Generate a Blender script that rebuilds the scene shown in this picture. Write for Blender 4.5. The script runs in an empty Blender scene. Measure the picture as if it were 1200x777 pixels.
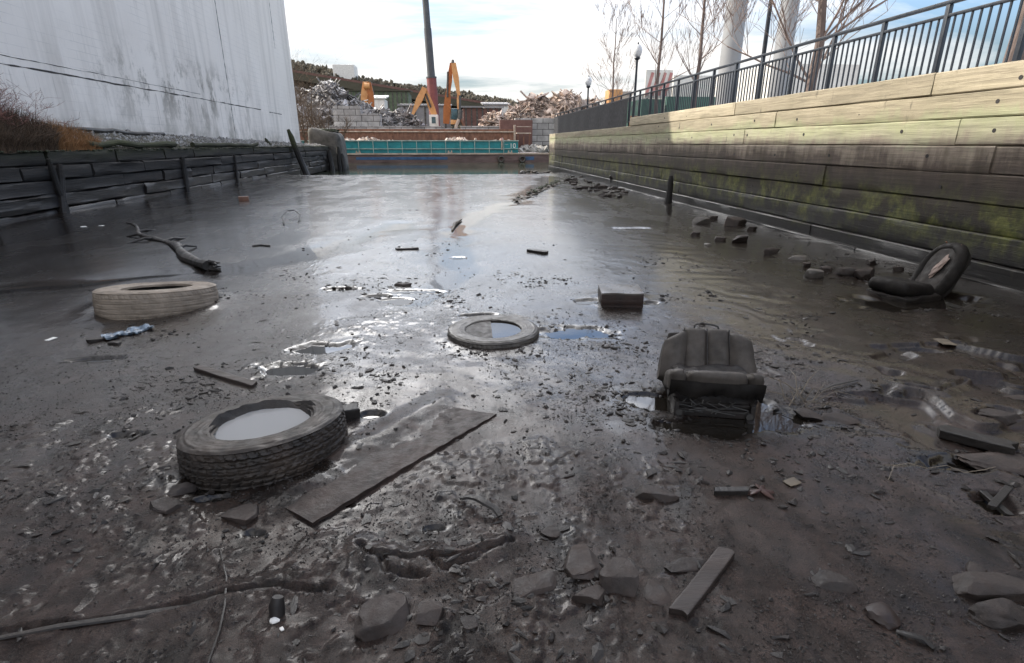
import bpy, bmesh, math, random
import numpy as np
from mathutils import Vector, Matrix, Euler
R = math.radians
random.seed(11)
rng = np.random.default_rng(11)
scene = bpy.context.scene
col = scene.collection

# ------------------------------------------------------------------ camera
F, H, CX, CY = 640.0, 1.5, 600.0, 388.5
TH, PS = math.atan(220 / 640), R(5.9)
cam = bpy.data.cameras.new('camera'); cam.sensor_width = 36; cam.lens = F / 1200 * 36
cam.clip_start = 0.05; cam.clip_end = 6000
co = bpy.data.objects.new('camera', cam); col.objects.link(co)
co.location = (0, 0, H); co.rotation_euler = (R(90) - TH, 0, -PS)
scene.camera = co

def ray(px, py):
    r = px - CX; t = CY - py
    up = t * math.cos(TH) - F * math.sin(TH); f = F * math.cos(TH) + t * math.sin(TH)
    return (r * math.cos(PS) + f * math.sin(PS), f * math.cos(PS) - r * math.sin(PS), up)
def at(px, py, z=0.0):
    d = ray(px, py); s = (z - H) / d[2]; return (d[0] * s, d[1] * s)
def atY(px, py, Y):
    d = ray(px, py); s = Y / d[1]; return (d[0] * s, H + d[2] * s)
def atX(px, py, X):
    d = ray(px, py); s = X / d[0]; return (d[1] * s, H + d[2] * s)

# ------------------------------------------------------------------ noise (numpy)
def _h(ix, iy, seed):
    n = (ix.astype(np.int64) * 374761393 + iy.astype(np.int64) * 668265263 + seed * 974711) & 0x7fffffff
    n = ((n ^ (n >> 13)) * 1274126177) & 0x7fffffff
    return ((n ^ (n >> 16)) & 0xffff) / 65535.0
def vnoise(x, y, seed=0):
    ix = np.floor(x); iy = np.floor(y); fx = x - ix; fy = y - iy
    ux = fx * fx * fx * (fx * (fx * 6 - 15) + 10); uy = fy * fy * fy * (fy * (fy * 6 - 15) + 10)
    a = _h(ix, iy, seed); b = _h(ix + 1, iy, seed); c = _h(ix, iy + 1, seed); d = _h(ix + 1, iy + 1, seed)
    return (a + (b - a) * ux) * (1 - uy) + (c + (d - c) * ux) * uy
def fbm(x, y, oct=4, seed=0, gain=.5):
    s = 0; a = 1; t = 0
    for o in range(oct):
        s = s + a * vnoise(x * 2 ** o + 17.3 * o, y * 2 ** o - 9.1 * o, seed + o * 31); t += a; a *= gain
    return s / t            # 0..1
def sst(a, b, x):
    t = np.clip((x - a) / (b - a), 0, 1); return t * t * (3 - 2 * t)
def segdist(X, Y, pts):
    best = np.full(np.shape(X), 1e9)
    for (x0, y0), (x1, y1) in zip(pts, pts[1:]):
        dx, dy = x1 - x0, y1 - y0; L = dx * dx + dy * dy + 1e-9
        t = np.clip(((X - x0) * dx + (Y - y0) * dy) / L, 0, 1)
        best = np.minimum(best, np.hypot(X - x0 - t * dx, Y - y0 - t * dy))
    return best

# ------------------------------------------------------------------ materials
def mat(name):
    m = bpy.data.materials.new(name); m.use_nodes = True
    nt = m.node_tree; b = nt.nodes['Principled BSDF']
    return m, nt, b
def nd(nt, t, **kw):
    n = nt.nodes.new(t)
    for k, v in kw.items():
        if k in n.inputs: n.inputs[k].default_value = v
        else: setattr(n, k, v)
    return n
def ramp(nt, src, stops, interp='LINEAR'):
    r = nt.nodes.new('ShaderNodeValToRGB'); r.color_ramp.interpolation = interp
    e = r.color_ramp.elements
    while len(e) < len(stops): e.new(0.5)
    for k, (p, c) in enumerate(stops):
        e[k].position = p
        if not isinstance(c, (tuple, list)): c = (c, c, c)
        e[k].color = (*c[:3], 1)
    nt.links.new(src, r.inputs[0]); return r.outputs[0]
def coords(nt, kind='Object', scale=(1, 1, 1)):
    tc = nt.nodes.new('ShaderNodeTexCoord') if kind != 'Position' else nt.nodes.new('ShaderNodeNewGeometry')
    mp = nt.nodes.new('ShaderNodeMapping'); mp.inputs['Scale'].default_value = scale
    nt.links.new(tc.outputs[kind], mp.inputs['Vector']); return mp.outputs[0]
def noise(nt, vec, scale=5, detail=6, rough=.55, dist=0):
    n = nt.nodes.new('ShaderNodeTexNoise'); n.inputs['Scale'].default_value = scale
    n.inputs['Detail'].default_value = detail; n.inputs['Roughness'].default_value = rough
    n.inputs['Distortion'].default_value = dist
    nt.links.new(vec, n.inputs['Vector']); return n.outputs['Fac']
def mix(nt, f, a, b, mode='MIX'):
    m = nt.nodes.new('ShaderNodeMix'); m.data_type = 'RGBA'; m.blend_type = mode
    for s, v in ((m.inputs[0], f), (m.inputs[6], a), (m.inputs[7], b)):
        if isinstance(v, (int, float)): s.default_value = v
        elif isinstance(v, tuple): s.default_value = (*v[:3], 1)
        else: nt.links.new(v, s)
    return m.outputs[2]
def math_(nt, op, a, b=0.0, clamp=False):
    m = nt.nodes.new('ShaderNodeMath'); m.operation = op; m.use_clamp = clamp
    for s, v in ((m.inputs[0], a), (m.inputs[1], b)):
        if isinstance(v, (int, float)): s.default_value = v
        else: nt.links.new(v, s)
    return m.outputs[0]
def mrange(nt, v, a, b, c, d):
    m = nt.nodes.new('ShaderNodeMapRange')
    for k, x in zip((1, 2, 3, 4), (a, b, c, d)): m.inputs[k].default_value = x
    nt.links.new(v, m.inputs[0]); return m.outputs[0]
def bump(nt, b, h, strength=.4, dist=.01, prev=None):
    n = nt.nodes.new('ShaderNodeBump'); n.inputs['Distance'].default_value = dist
    if isinstance(strength, (int, float)): n.inputs['Strength'].default_value = strength
    else: nt.links.new(strength, n.inputs['Strength'])
    nt.links.new(h, n.inputs['Height'])
    if prev is not None: nt.links.new(prev, n.inputs['Normal'])
    nt.links.new(n.outputs[0], b.inputs['Normal']); return n.outputs[0]

def simple(name, c1, c2, scale=6, rough=(.5, .85), bs=.4, bscale=40, bd=.004, stretch=(1, 1, 1), metal=0, island=0.0, spec=.5, contrast=(.3, .7)):
    """two-tone worn surface; 'island' adds a per-piece shift of tone"""
    m, nt, b = mat(name)
    v = coords(nt, 'Object', stretch)
    f = noise(nt, v, scale, 8, .6)
    c = ramp(nt, f, [(contrast[0], c1), (contrast[1], c2)])
    if island:
        g = nt.nodes.new('ShaderNodeNewGeometry')
        k = ramp(nt, g.outputs['Random Per Island'], [(0, 1 - island), (1, 1 + island)])
        c = mix(nt, 1.0, c, k, 'MULTIPLY')
    nt.links.new(c, b.inputs['Base Color'])
    f2 = noise(nt, v, scale * 2.3, 5)
    nt.links.new(mrange(nt, f2, .3, .7, rough[0], rough[1]), b.inputs['Roughness'])
    b.inputs['Metallic'].default_value = metal; b.inputs['Specular IOR Level'].default_value = spec
    if bs: bump(nt, b, noise(nt, v, bscale, 8, .65), bs, bd)
    return m

M = {}
# --- mud
def make_mud():
    m, nt, b = mat('wet mud')
    v = coords(nt, 'Position')
    at_ = nt.nodes.new('ShaderNodeAttribute'); at_.attribute_name = 'wet'; wet = at_.outputs['Fac']
    n1 = noise(nt, v, 1.1, 6, .6); n2 = noise(nt, v, 9, 7, .65); n3 = noise(nt, v, 75, 8, .75); n4 = noise(nt, v, 260, 4, .7)
    c = ramp(nt, n2, [(.28, (.011, .0068, .0054)), (.5, (.034, .0218, .0176)), (.75, (.070, .047, .039))])
    c = mix(nt, ramp(nt, n1, [(.42, 0), (.62, .55)]), c, (.044, .029, .021))
    c = mix(nt, math_(nt, 'MULTIPLY', ramp(nt, n3, [(.52, 0), (.66, 1)]), .7), c, (.004, .0035, .003))
    c = mix(nt, 1.0, c, ramp(nt, noise(nt, v, 4.2, 9, .74, .5), [(.36, .22), (.50, .85), (.64, 1.25)]), 'MULTIPLY')
    c = mix(nt, 1.0, c, ramp(nt, n4, [(.34, .35), (.5, 1.0), (.68, 2.0)]), 'MULTIPLY')
    c = mix(nt, ramp(nt, wet, [(.30, 0), (.75, .9)]), c, (.0085, .0060, .0046))
    nt.links.new(c, b.inputs['Base Color'])
    r_dry = math_(nt, 'ADD', mrange(nt, n2, .35, .65, .22, .44), mrange(nt, n3, .3, .7, -.07, .1))
    nf = noise(nt, coords(nt, 'Position', (1.0, .35, 1)), 1.3, 7, .65)
    r_wet = math_(nt, 'ADD', mrange(nt, n1, .35, .65, .10, .20), mrange(nt, nf, .38, .62, -.02, .20))
    r_wet = math_(nt, 'MULTIPLY', r_wet, mrange(nt, wet, 1.05, 1.7, 1.0, .35)); b.inputs['Coat Roughness'].default_value = .16
    nt.links.new(mrange(nt, wet, 1.05, 1.7, .16, .05), b.inputs['Coat Roughness'])
    rr = nt.nodes.new('ShaderNodeMix'); rr.data_type = 'FLOAT'
    nt.links.new(wet, rr.inputs[0]); nt.links.new(r_dry, rr.inputs[2]); nt.links.new(r_wet, rr.inputs[3])
    nt.links.new(rr.outputs[0], b.inputs['Roughness'])
    b.inputs['IOR'].default_value = 1.45
    b.inputs['Specular IOR Level'].default_value = .27
    film = ramp(nt, math_(nt, 'ADD', math_(nt, 'MULTIPLY', wet, .45), noise(nt, coords(nt, 'Position', (1.6, .7, 1)), 2.4, 7, .72)), [(.40, .05), (.86, .8)])
    nt.links.new(film, b.inputs['Coat Weight']); b.inputs['Coat IOR'].default_value = 1.42
    hb = math_(nt, 'ADD', math_(nt, 'MULTIPLY', noise(nt, v, 30, 9, .72, .4), .18), math_(nt, 'MULTIPLY', noise(nt, v, 140, 7, .74), .85))
    bump(nt, b, hb, mrange(nt, wet, 0, 1, .9, .13), .013)
    return m
M['mud'] = make_mud()
def make_water(name, c, rough=.03, bs=.02, bscale=6, ior=1.33):
    m, nt, b = mat(name)
    b.inputs['Base Color'].default_value = (*c, 1); b.inputs['Roughness'].default_value = rough; b.inputs['IOR'].default_value = ior
    if bs: bump(nt, b, noise(nt, coords(nt, 'Position'), bscale, 3), bs, .02)
    return m
M['puddle'] = make_water('murky puddle water', (.012, .010, .008), .03, .012, 9, 1.62)
M['sky_toned'] = make_water('sky toned water', (.27, .268, .265), .02, .012, 7, 1.75)  # bright sky reflection put into the pale base colour
M['river'] = make_water('green river water', (.035, .045, .030), .06, .22, 2.2)
M['rubber'] = simple('muddy black rubber', (.010, .0078, .0065), (.050, .036, .027), 7, (.45, .75), .35, 55, .004, contrast=(.35, .72))
M['rubber_pale'] = simple('pale silt coated rubber', (.095, .072, .052), (.27, .22, .17), 5, (.6, .9), .4, 45, .004, contrast=(.25, .6))
M['rubber_grey'] = simple('grey silt coated rubber', (.022, .019, .0165), (.075, .065, .055), 6, (.35, .6), .35, 45, .004)
M['stone'] = simple('muddy stone', (.010, .007, .0058), (.048, .034, .028), 9, (.55, .85), .6, 24, .012, island=.25)
M['stone_pale'] = simple('pale wet rubble', (.03, .026, .023), (.14, .125, .11), 6, (.35, .7), .6, 24, .012, island=.35)
M['clod'] = simple('mud clods', (.006, .0046, .0038), (.026, .0195, .016), 8, (.45, .75), .6, 50, .006, island=.35)
M['wood_dark'] = simple('rotten dark wood', (.006, .005, .0045), (.028, .022, .018), 5, (.35, .7), .8, 22, .012, stretch=(1, .12, 1), island=.15)
M['wood_wet'] = simple('muddy wet board', (.014, .0095, .0078), (.050, .036, .030), 9, (.45, .7), .8, 26, .010, stretch=(.15, 1, 1))
M['brick'] = simple('worn brick', (.10, .045, .028), (.20, .10, .065), 9, (.5, .8), .4, 30, .004)
M['box_side'] = simple('rusty box side', (.010, .0065, .0055), (.034, .017, .012), 7, (.4, .7), .5, 30, .004)
M['box_top'] = simple('box top with painted sheen', (.075, .066, .057), (.14, .125, .11), 5, (.22, .42), .25, 40, .002)  # wet sheen of the lid put into its pale grey
M['fabric'] = simple('mud soaked seat fabric', (.026, .0215, .018), (.072, .061, .052), 7, (.55, .85), .5, 70, .003, contrast=(.3, .68))
M['fabric_dark'] = simple('dark seat fabric', (.008, .0066, .006), (.027, .022, .019), 7, (.6, .9), .5, 60, .003, spec=.3)
M['seat_black'] = simple('blackened seat fabric', (.004, .0033, .003), (.012, .0095, .008), 7, (.6, .9), .5, 60, .003, spec=.25)
M['fabric_torn'] = simple('torn pale padding', (.10, .07, .058), (.26, .19, .16), 9, (.6, .9), .5, 50, .004)
M['black_iron'] = simple('black muddy iron', (.008, .007, .007), (.025, .02, .018), 9, (.4, .7), .4, 40, .004)
M['rail_paint'] = simple('dark railing paint', (.012, .016, .024), (.025, .032, .044), 4, (.3, .5), .1, 60, .001)
M['mesh'] = simple('black privacy mesh', (.012, .012, .016), (.022, .022, .028), 4, (.7, .9), .2, 90, .002)
M['white_litter'] = simple('white litter', (.55, .53, .50), (.8, .78, .74), 8, (.4, .7), .2, 40, .002)
M['blue_foil'] = simple('crumpled blue plastic', (.025, .035, .05), (.34, .42, .50), 24, (.15, .4), .7, 30, .01)
M['rust'] = simple('rusty steel', (.10, .045, .028), (.26, .12, .075), 3, (.6, .9), .3, 25, .01, stretch=(1, 1, .35))
M['barge_hull'] = simple('weathered barge hull', (.055, .03, .028), (.16, .11, .10), 1.4, (.5, .8), .2, 18, .01, stretch=(.5, 1, 2.5))
M['hull_blue'] = simple('faded blue hull paint', (.02, .05, .12), (.05, .13, .26), 2, (.4, .7), .1, 18, .01)
M['teal'] = simple('teal barge paint', (.006, .14, .16), (.018, .26, .275), 1.3, (.35, .6), .1, 20, .01)
M['teal_rim'] = simple('pale teal edge', (.18, .28, .26), (.45, .52, .46), 2, (.5, .7), .1, 20, .01)
M['deck_edge'] = simple('pale deck edge', (.25, .18, .13), (.55, .46, .38), 2, (.6, .8), .1, 20, .01)
M['orange'] = simple('machine orange paint', (.50, .22, .07), (.62, .33, .13), 1.5, (.35, .55), .05, 20, .01)
M['orange_dark'] = simple('dark orange paint', (.26, .075, .015), (.42, .14, .03), 1.5, (.4, .6), .05, 20, .01)  # darker tone of the machine orange
M['cab'] = simple('white cab paint', (.6, .58, .54), (.78, .76, .72), 2, (.3, .5), .05, 20, .01)
M['glass'] = simple('dark cab glass', (.03, .06, .07), (.06, .12, .14), 2, (.05, .1), 0)
M['cyl'] = simple('dark steel', (.03, .03, .03), (.07, .065, .06), 3, (.3, .6), .05, 20, .01)
M['mast_grey'] = simple('dark grey mast paint', (.05, .055, .062), (.085, .09, .10), .8, (.5, .7), .05, 20, .01)
M['mast_red'] = simple('faded red mast paint', (.14, .035, .035), (.24, .07, .062), .8, (.5, .7), .05, 20, .01)
M['white_pole'] = simple('pale grey pole paint', (.25, .255, .265), (.31, .315, .325), .8, (.4, .6), .05, 20, .01)
M['gravel'] = simple('grey gravel', (.16, .15, .14), (.42, .40, .38), 18, (.7, .95), .9, 30, .03, island=.4)
M['earth'] = simple('dark bank earth', (.035, .03, .02), (.10, .085, .06), 3, (.8, .95), .8, 14, .03)
M['moss'] = simple('moss', (.012, .015, .006), (.040, .046, .015), 6, (.8, .95), .8, 30, .02)
M['dry_grass'] = simple('dry orange grass', (.20, .10, .04), (.40, .22, .10), 9, (.7, .95), 0, island=.4)
M['shrub'] = simple('dead shrub stems', (.055, .035, .022), (.15, .10, .065), 9, (.7, .95), 0, island=.4)
M['twig_pink'] = simple('reddish twigs', (.16, .07, .055), (.30, .15, .12), 9, (.7, .95), 0, island=.3)
M['bark'] = simple('brown bark', (.09, .066, .057), (.22, .165, .145), 7, (.7, .95), .7, 30, .01, stretch=(1, 1, .3))
M['bark_pale'] = simple('pale twig bark', (.16, .115, .10), (.33, .25, .215), 7, (.7, .95), .3, 30, .01, stretch=(1, 1, .3))
M['scrap_grey'] = simple('mixed scrap metal', (.13, .12, .12), (.40, .38, .37), 1.2, (.3, .7), 0, metal=.2, island=.75)
M['scrap_brown'] = simple('rusty scrap metal', (.30, .22, .18), (.60, .50, .43), 1.2, (.5, .9), 0, metal=.1, island=.7)
M['hill_woods'] = simple('bare winter woods', (.060, .052, .038), (.15, .128, .092), .35, (.9, 1), .5, 2, .3, island=.45)
M['hill'] = simple('hillside earth', (.05, .048, .034), (.095, .085, .06), .06, (.9, 1), .6, 1, .4)
M['conc'] = simple('pale concrete', (.28, .265, .245), (.44, .42, .39), 1.6, (.75, .95), .3, 20, .01)
M['conc_dark'] = simple('stained dark concrete', (.035, .032, .028), (.12, .11, .098), 2.2, (.7, .95), .5, 12, .02)
M['shed_brown'] = simple('brown shed cladding', (.11, .055, .045), (.17, .09, .075), 1, (.7, .9), .1, 10, .01)
M['shed_grey'] = simple('grey roof sheet', (.17, .165, .17), (.27, .26, .265), 1, (.6, .9), .1, 10, .01)
M['shed_green'] = simple('green wall cladding', (.06, .08, .05), (.12, .15, .09), 1, (.6, .9), .1, 10, .01)
M['green_sheet'] = simple('green hoarding', (.05, .13, .10), (.09, .20, .16), 1, (.6, .9), .1, 10, .01)
M['pave'] = simple('promenade paving', (.22, .21, .20), (.36, .345, .33), 2, (.8, .95), .2, 20, .01)
M['roof_felt'] = simple('dark roof felt', (.06, .06, .06), (.12, .12, .12), 2, (.8, .95), .2, 20, .01)
M['globe'] = simple('clear lamp globe', (.62, .64, .66), (.72, .74, .76), 2, (.1, .2), 0)
M['red_paint'] = simple('faded red paint', (.42, .17, .16), (.55, .27, .25), 2, (.5, .8), 0)
M['yellow'] = simple('yellow paint', (.65, .42, .03), (.75, .52, .06), 2, (.4, .6), 0)
M['sealant'] = simple('black sealant', (.012, .010, .010), (.045, .038, .034), 9, (.6, .9), .3, 30, .01)
M['leaf'] = simple('dead red leaf', (.025, .010, .007), (.06, .024, .017), 9, (.4, .7), .3, 40, .003)
M['cable'] = simple('old cable', (.07, .06, .05), (.14, .12, .10), 9, (.5, .8), 0)
M['straw'] = simple('pale straw', (.06, .048, .034), (.16, .13, .095), 9, (.5, .8), 0)

def make_blocks(name, c1, c2, sx, sz, mortar=.03):
    m, nt, b = mat(name)
    v = coords(nt, 'Object')
    sep = nt.nodes.new('ShaderNodeSeparateXYZ'); nt.links.new(v, sep.inputs[0])
    cmb = nt.nodes.new('ShaderNodeCombineXYZ')
    nt.links.new(math_(nt, 'ADD', sep.outputs[0], sep.outputs[1]), cmb.inputs[0]); nt.links.new(sep.outputs[2], cmb.inputs[1])
    br = nt.nodes.new('ShaderNodeTexBrick'); nt.links.new(cmb.outputs[0], br.inputs['Vector'])
    br.inputs['Scale'].default_value = 1; br.inputs['Brick Width'].default_value = sx; br.inputs['Row Height'].default_value = sz
    br.inputs['Mortar Size'].default_value = mortar
    br.inputs['Color1'].default_value = (*c1, 1); br.inputs['Color2'].default_value = (*c2, 1); br.inputs['Mortar'].default_value = (.04, .035, .033, 1)
    c = mix(nt, 1.0, br.outputs['Color'], ramp(nt, noise(nt, v, .9, 7), [(.3, .55), (.65, 1.1)]), 'MULTIPLY')
    nt.links.new(c, b.inputs['Base Color']); b.inputs['Roughness'].default_value = .9
    bump(nt, b, br.outputs['Fac'], -.6, .03)
    return m
M['block_wall'] = make_blocks('concrete block wall', (.46, .44, .42), (.30, .29, .28), 1.6, .8, .035)

def make_timber():
    """tide-banded planks: wet and dark at the foot, mossy above, silvered, then tan where the tide never reaches"""
    m, nt, b = mat('tide stained timber')
    g = nt.nodes.new('ShaderNodeNewGeometry'); sep = nt.nodes.new('ShaderNodeSeparateXYZ'); nt.links.new(g.outputs['Position'], sep.inputs[0])
    oi = nt.nodes.new('ShaderNodeObjectInfo')
    vg = coords(nt, 'Position', (1.5, .25, 5)); grain = noise(nt, vg, 6, 9, .68, .6)
    fine = noise(nt, coords(nt, 'Position', (3, .10, 14)), 9, 6, .7)
    vv = coords(nt, 'Position'); blot = noise(nt, vv, 1.4, 6, .62); drip = noise(nt, coords(nt, 'Position', (1, 4, .5)), 2.2, 6, .6)
    z = math_(nt, 'ADD', sep.outputs[2], math_(nt, 'ADD', mrange(nt, blot, .3, .7, -.13, .13), mrange(nt, drip, .3, .7, -.07, .07)))
    zz = math_(nt, 'DIVIDE', z, 2.5)
    base = ramp(nt, zz, [(.0, (.004, .0028, .0022)), (.14, (.007, .0048, .0037)), (.24, (.017, .013, .0085)), (.36, (.038, .029, .019)), (.43, (.046, .034, .027)),
                         (.52, (.105, .080, .064)), (.585, (.29, .24, .19)), (.64, (.37, .355, .245)), (.70, (.36, .365, .225)), (.755, (.36, .315, .22)), (.95, (.45, .385, .28))])
    # blotchy moss on the lower planks
    mossz = math_(nt, 'MULTIPLY', ramp(nt, zz, [(.10, 0), (.20, 1), (.34, .8), (.44, .12), (.6, .05)]), ramp(nt, noise(nt, coords(nt, 'Position', (1, 1, .7)), 2.6, 8, .68), [(.45, 0), (.60, 1)]))
    c = mix(nt, mossz, base, ramp(nt, noise(nt, vv, 14, 5), [(.3, (.042, .052, .008)), (.7, (.16, .165, .040))]))
    c = mix(nt, 1.0, c, ramp(nt, grain, [(.25, .50), (.5, .95), (.75, 1.25)]), 'MULTIPLY')
    c = mix(nt, 1.0, c, ramp(nt, fine, [(.3, .72), (.6, 1.08)]), 'MULTIPLY')
    c = mix(nt, 1.0, c, ramp(nt, oi.outputs['Random'], [(0, .80), (1, 1.15)]), 'MULTIPLY')
    c = mix(nt, math_(nt, 'MULTIPLY', ramp(nt, noise(nt, coords(nt, 'Position', (1, 2.2, .7)), 3.3, 5, .6), [(.63, 0), (.72, 1)]), .6), c, (.045, .038, .030))
    nt.links.new(c, b.inputs['Base Color'])
    nt.links.new(ramp(nt, zz, [(.05, .42), (.3, .75), (.7, .9)]), b.inputs['Roughness'])
    bump(nt, b, math_(nt, 'ADD', grain, math_(nt, 'MULTIPLY', fine, .7)), .55, .012)
    return m
M['timber'] = make_timber()
def make_crib():
    m, nt, b = mat('blackened crib timber')
    g = nt.nodes.new('ShaderNodeNewGeometry'); sep = nt.nodes.new('ShaderNodeSeparateXYZ'); nt.links.new(g.outputs['Position'], sep.inputs[0])
    oi = nt.nodes.new('ShaderNodeObjectInfo')
    grain = noise(nt, coords(nt, 'Position', (1.5, .3, 5)), 6, 9, .68, .5); blot = noise(nt, coords(nt, 'Position'), 2.2, 7, .65)
    zz = math_(nt, 'DIVIDE', math_(nt, 'ADD', sep.outputs[2], mrange(nt, blot, .3, .7, -.12, .12)), 2.0)
    base = ramp(nt, zz, [(0, (.012, .009, .008)), (.22, (.013, .010, .009)), (.40, (.013, .012, .012)), (.54, (.024, .0215, .0195)), (.64, (.020, .022, .009)), (.78, (.046, .053, .018))])
    c = mix(nt, 1.0, base, ramp(nt, grain, [(.25, (.26, .24, .23)), (.5, (.72, .66, .62)), (.78, (1.4, 1.28, 1.2))]), 'MULTIPLY')
    c = mix(nt, 1.0, c, ramp(nt, oi.outputs['Random'], [(0, .65), (1, 1.35)]), 'MULTIPLY')
    nt.links.new(c, b.inputs['Base Color']); nt.links.new(ramp(nt, zz, [(.1, .4), (.5, .85)]), b.inputs['Roughness'])
    bump(nt, b, grain, .8, .02); return m
M['crib'] = make_crib()

def make_white_wall():
    m, nt, b = mat('stained white painted wall')
    g = nt.nodes.new('ShaderNodeNewGeometry'); sep = nt.nodes.new('ShaderNodeSeparateXYZ'); nt.links.new(g.outputs['Position'], sep.inputs[0])
    v = coords(nt, 'Position')
    cmb = nt.nodes.new('ShaderNodeCombineXYZ'); nt.links.new(sep.outputs[1], cmb.inputs[0]); nt.links.new(sep.outputs[2], cmb.inputs[1])
    big = noise(nt, v, .35, 6, .6); streak = noise(nt, coords(nt, 'Position', (1, 1.1, .07)), 1.6, 8, .62, .3)
    streak2 = noise(nt, coords(nt, 'Position', (1, 2.2, .16)), 1.1, 9, .68, .5)
    c = ramp(nt, big, [(.3, (.77, .71, .655)), (.7, (.86, .80, .745))])
    c = mix(nt, math_(nt, 'MULTIPLY', ramp(nt, streak, [(.46, 0), (.68, 1)]), .50), c, (.45, .41, .37))
    c = mix(nt, math_(nt, 'MULTIPLY', ramp(nt, streak2, [(.58, 0), (.76, 1)]), .30), c, (.38, .35, .33))
    # course lines of the blockwork showing through the paint
    br = nt.nodes.new('ShaderNodeTexBrick'); nt.links.new(cmb.outputs[0], br.inputs['Vector'])
    br.inputs['Scale'].default_value = 1; br.inputs['Brick Width'].default_value = .8; br.inputs['Row Height'].default_value = .21; br.inputs['Mortar Size'].default_value = .008
    patch = ramp(nt, noise(nt, v, .55, 5, .65), [(.45, 0), (.62, 1)])
    c = mix(nt, math_(nt, 'MULTIPLY', math_(nt, 'MULTIPLY', br.outputs['Fac'], patch), .35), c, (.38, .36, .35))
    # mould that runs down from the horizontal crack, and damp along the foot
    zband = math_(nt, 'MULTIPLY', ramp(nt, math_(nt, 'DIVIDE', sep.outputs[2], 6.0), [(.24, .15), (.44, .55), (.54, .9), (.62, .7), (.80, 0)]),
                  ramp(nt, math_(nt, 'DIVIDE', sep.outputs[1], 40.0), [(.40, .12), (.50, 1), (.68, 1), (.78, .1)]))
    mould = math_(nt, 'MULTIPLY', zband, ramp(nt, noise(nt, coords(nt, 'Position', (1, 1.5, 1.0)), .9, 10, .74, .2), [(.50, 0), (.60, 1)]))
    c = mix(nt, math_(nt, 'MULTIPLY', mould, .85), c, (.13, .115, .09))
    runs = math_(nt, 'MULTIPLY', ramp(nt, math_(nt, 'DIVIDE', sep.outputs[2], 6.0), [(.22, .2), (.50, 1), (.515, 0)]), ramp(nt, noise(nt, coords(nt, 'Position', (1, 4.5, .12)), 2.1, 6, .6), [(.57, 0), (.68, 1)]))
    c = mix(nt, math_(nt, 'MULTIPLY', runs, .55), c, (.24, .21, .18))
    foot = math_(nt, 'MULTIPLY', ramp(nt, math_(nt, 'DIVIDE', sep.outputs[2], 4.0), [(.38, 1), (.60, 0)]), ramp(nt, noise(nt, v, 1.7, 7, .68), [(.4, 0), (.62, 1)]))
    c = mix(nt, math_(nt, 'MULTIPLY', foot, .75), c, (.20, .19, .15))
    nt.links.new(c, b.inputs['Base Color']); b.inputs['Roughness'].default_value = .75
    bump(nt, b, noise(nt, v, 14, 8, .65), .25, .01)
    return m
M['white_wall'] = make_white_wall()

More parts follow.
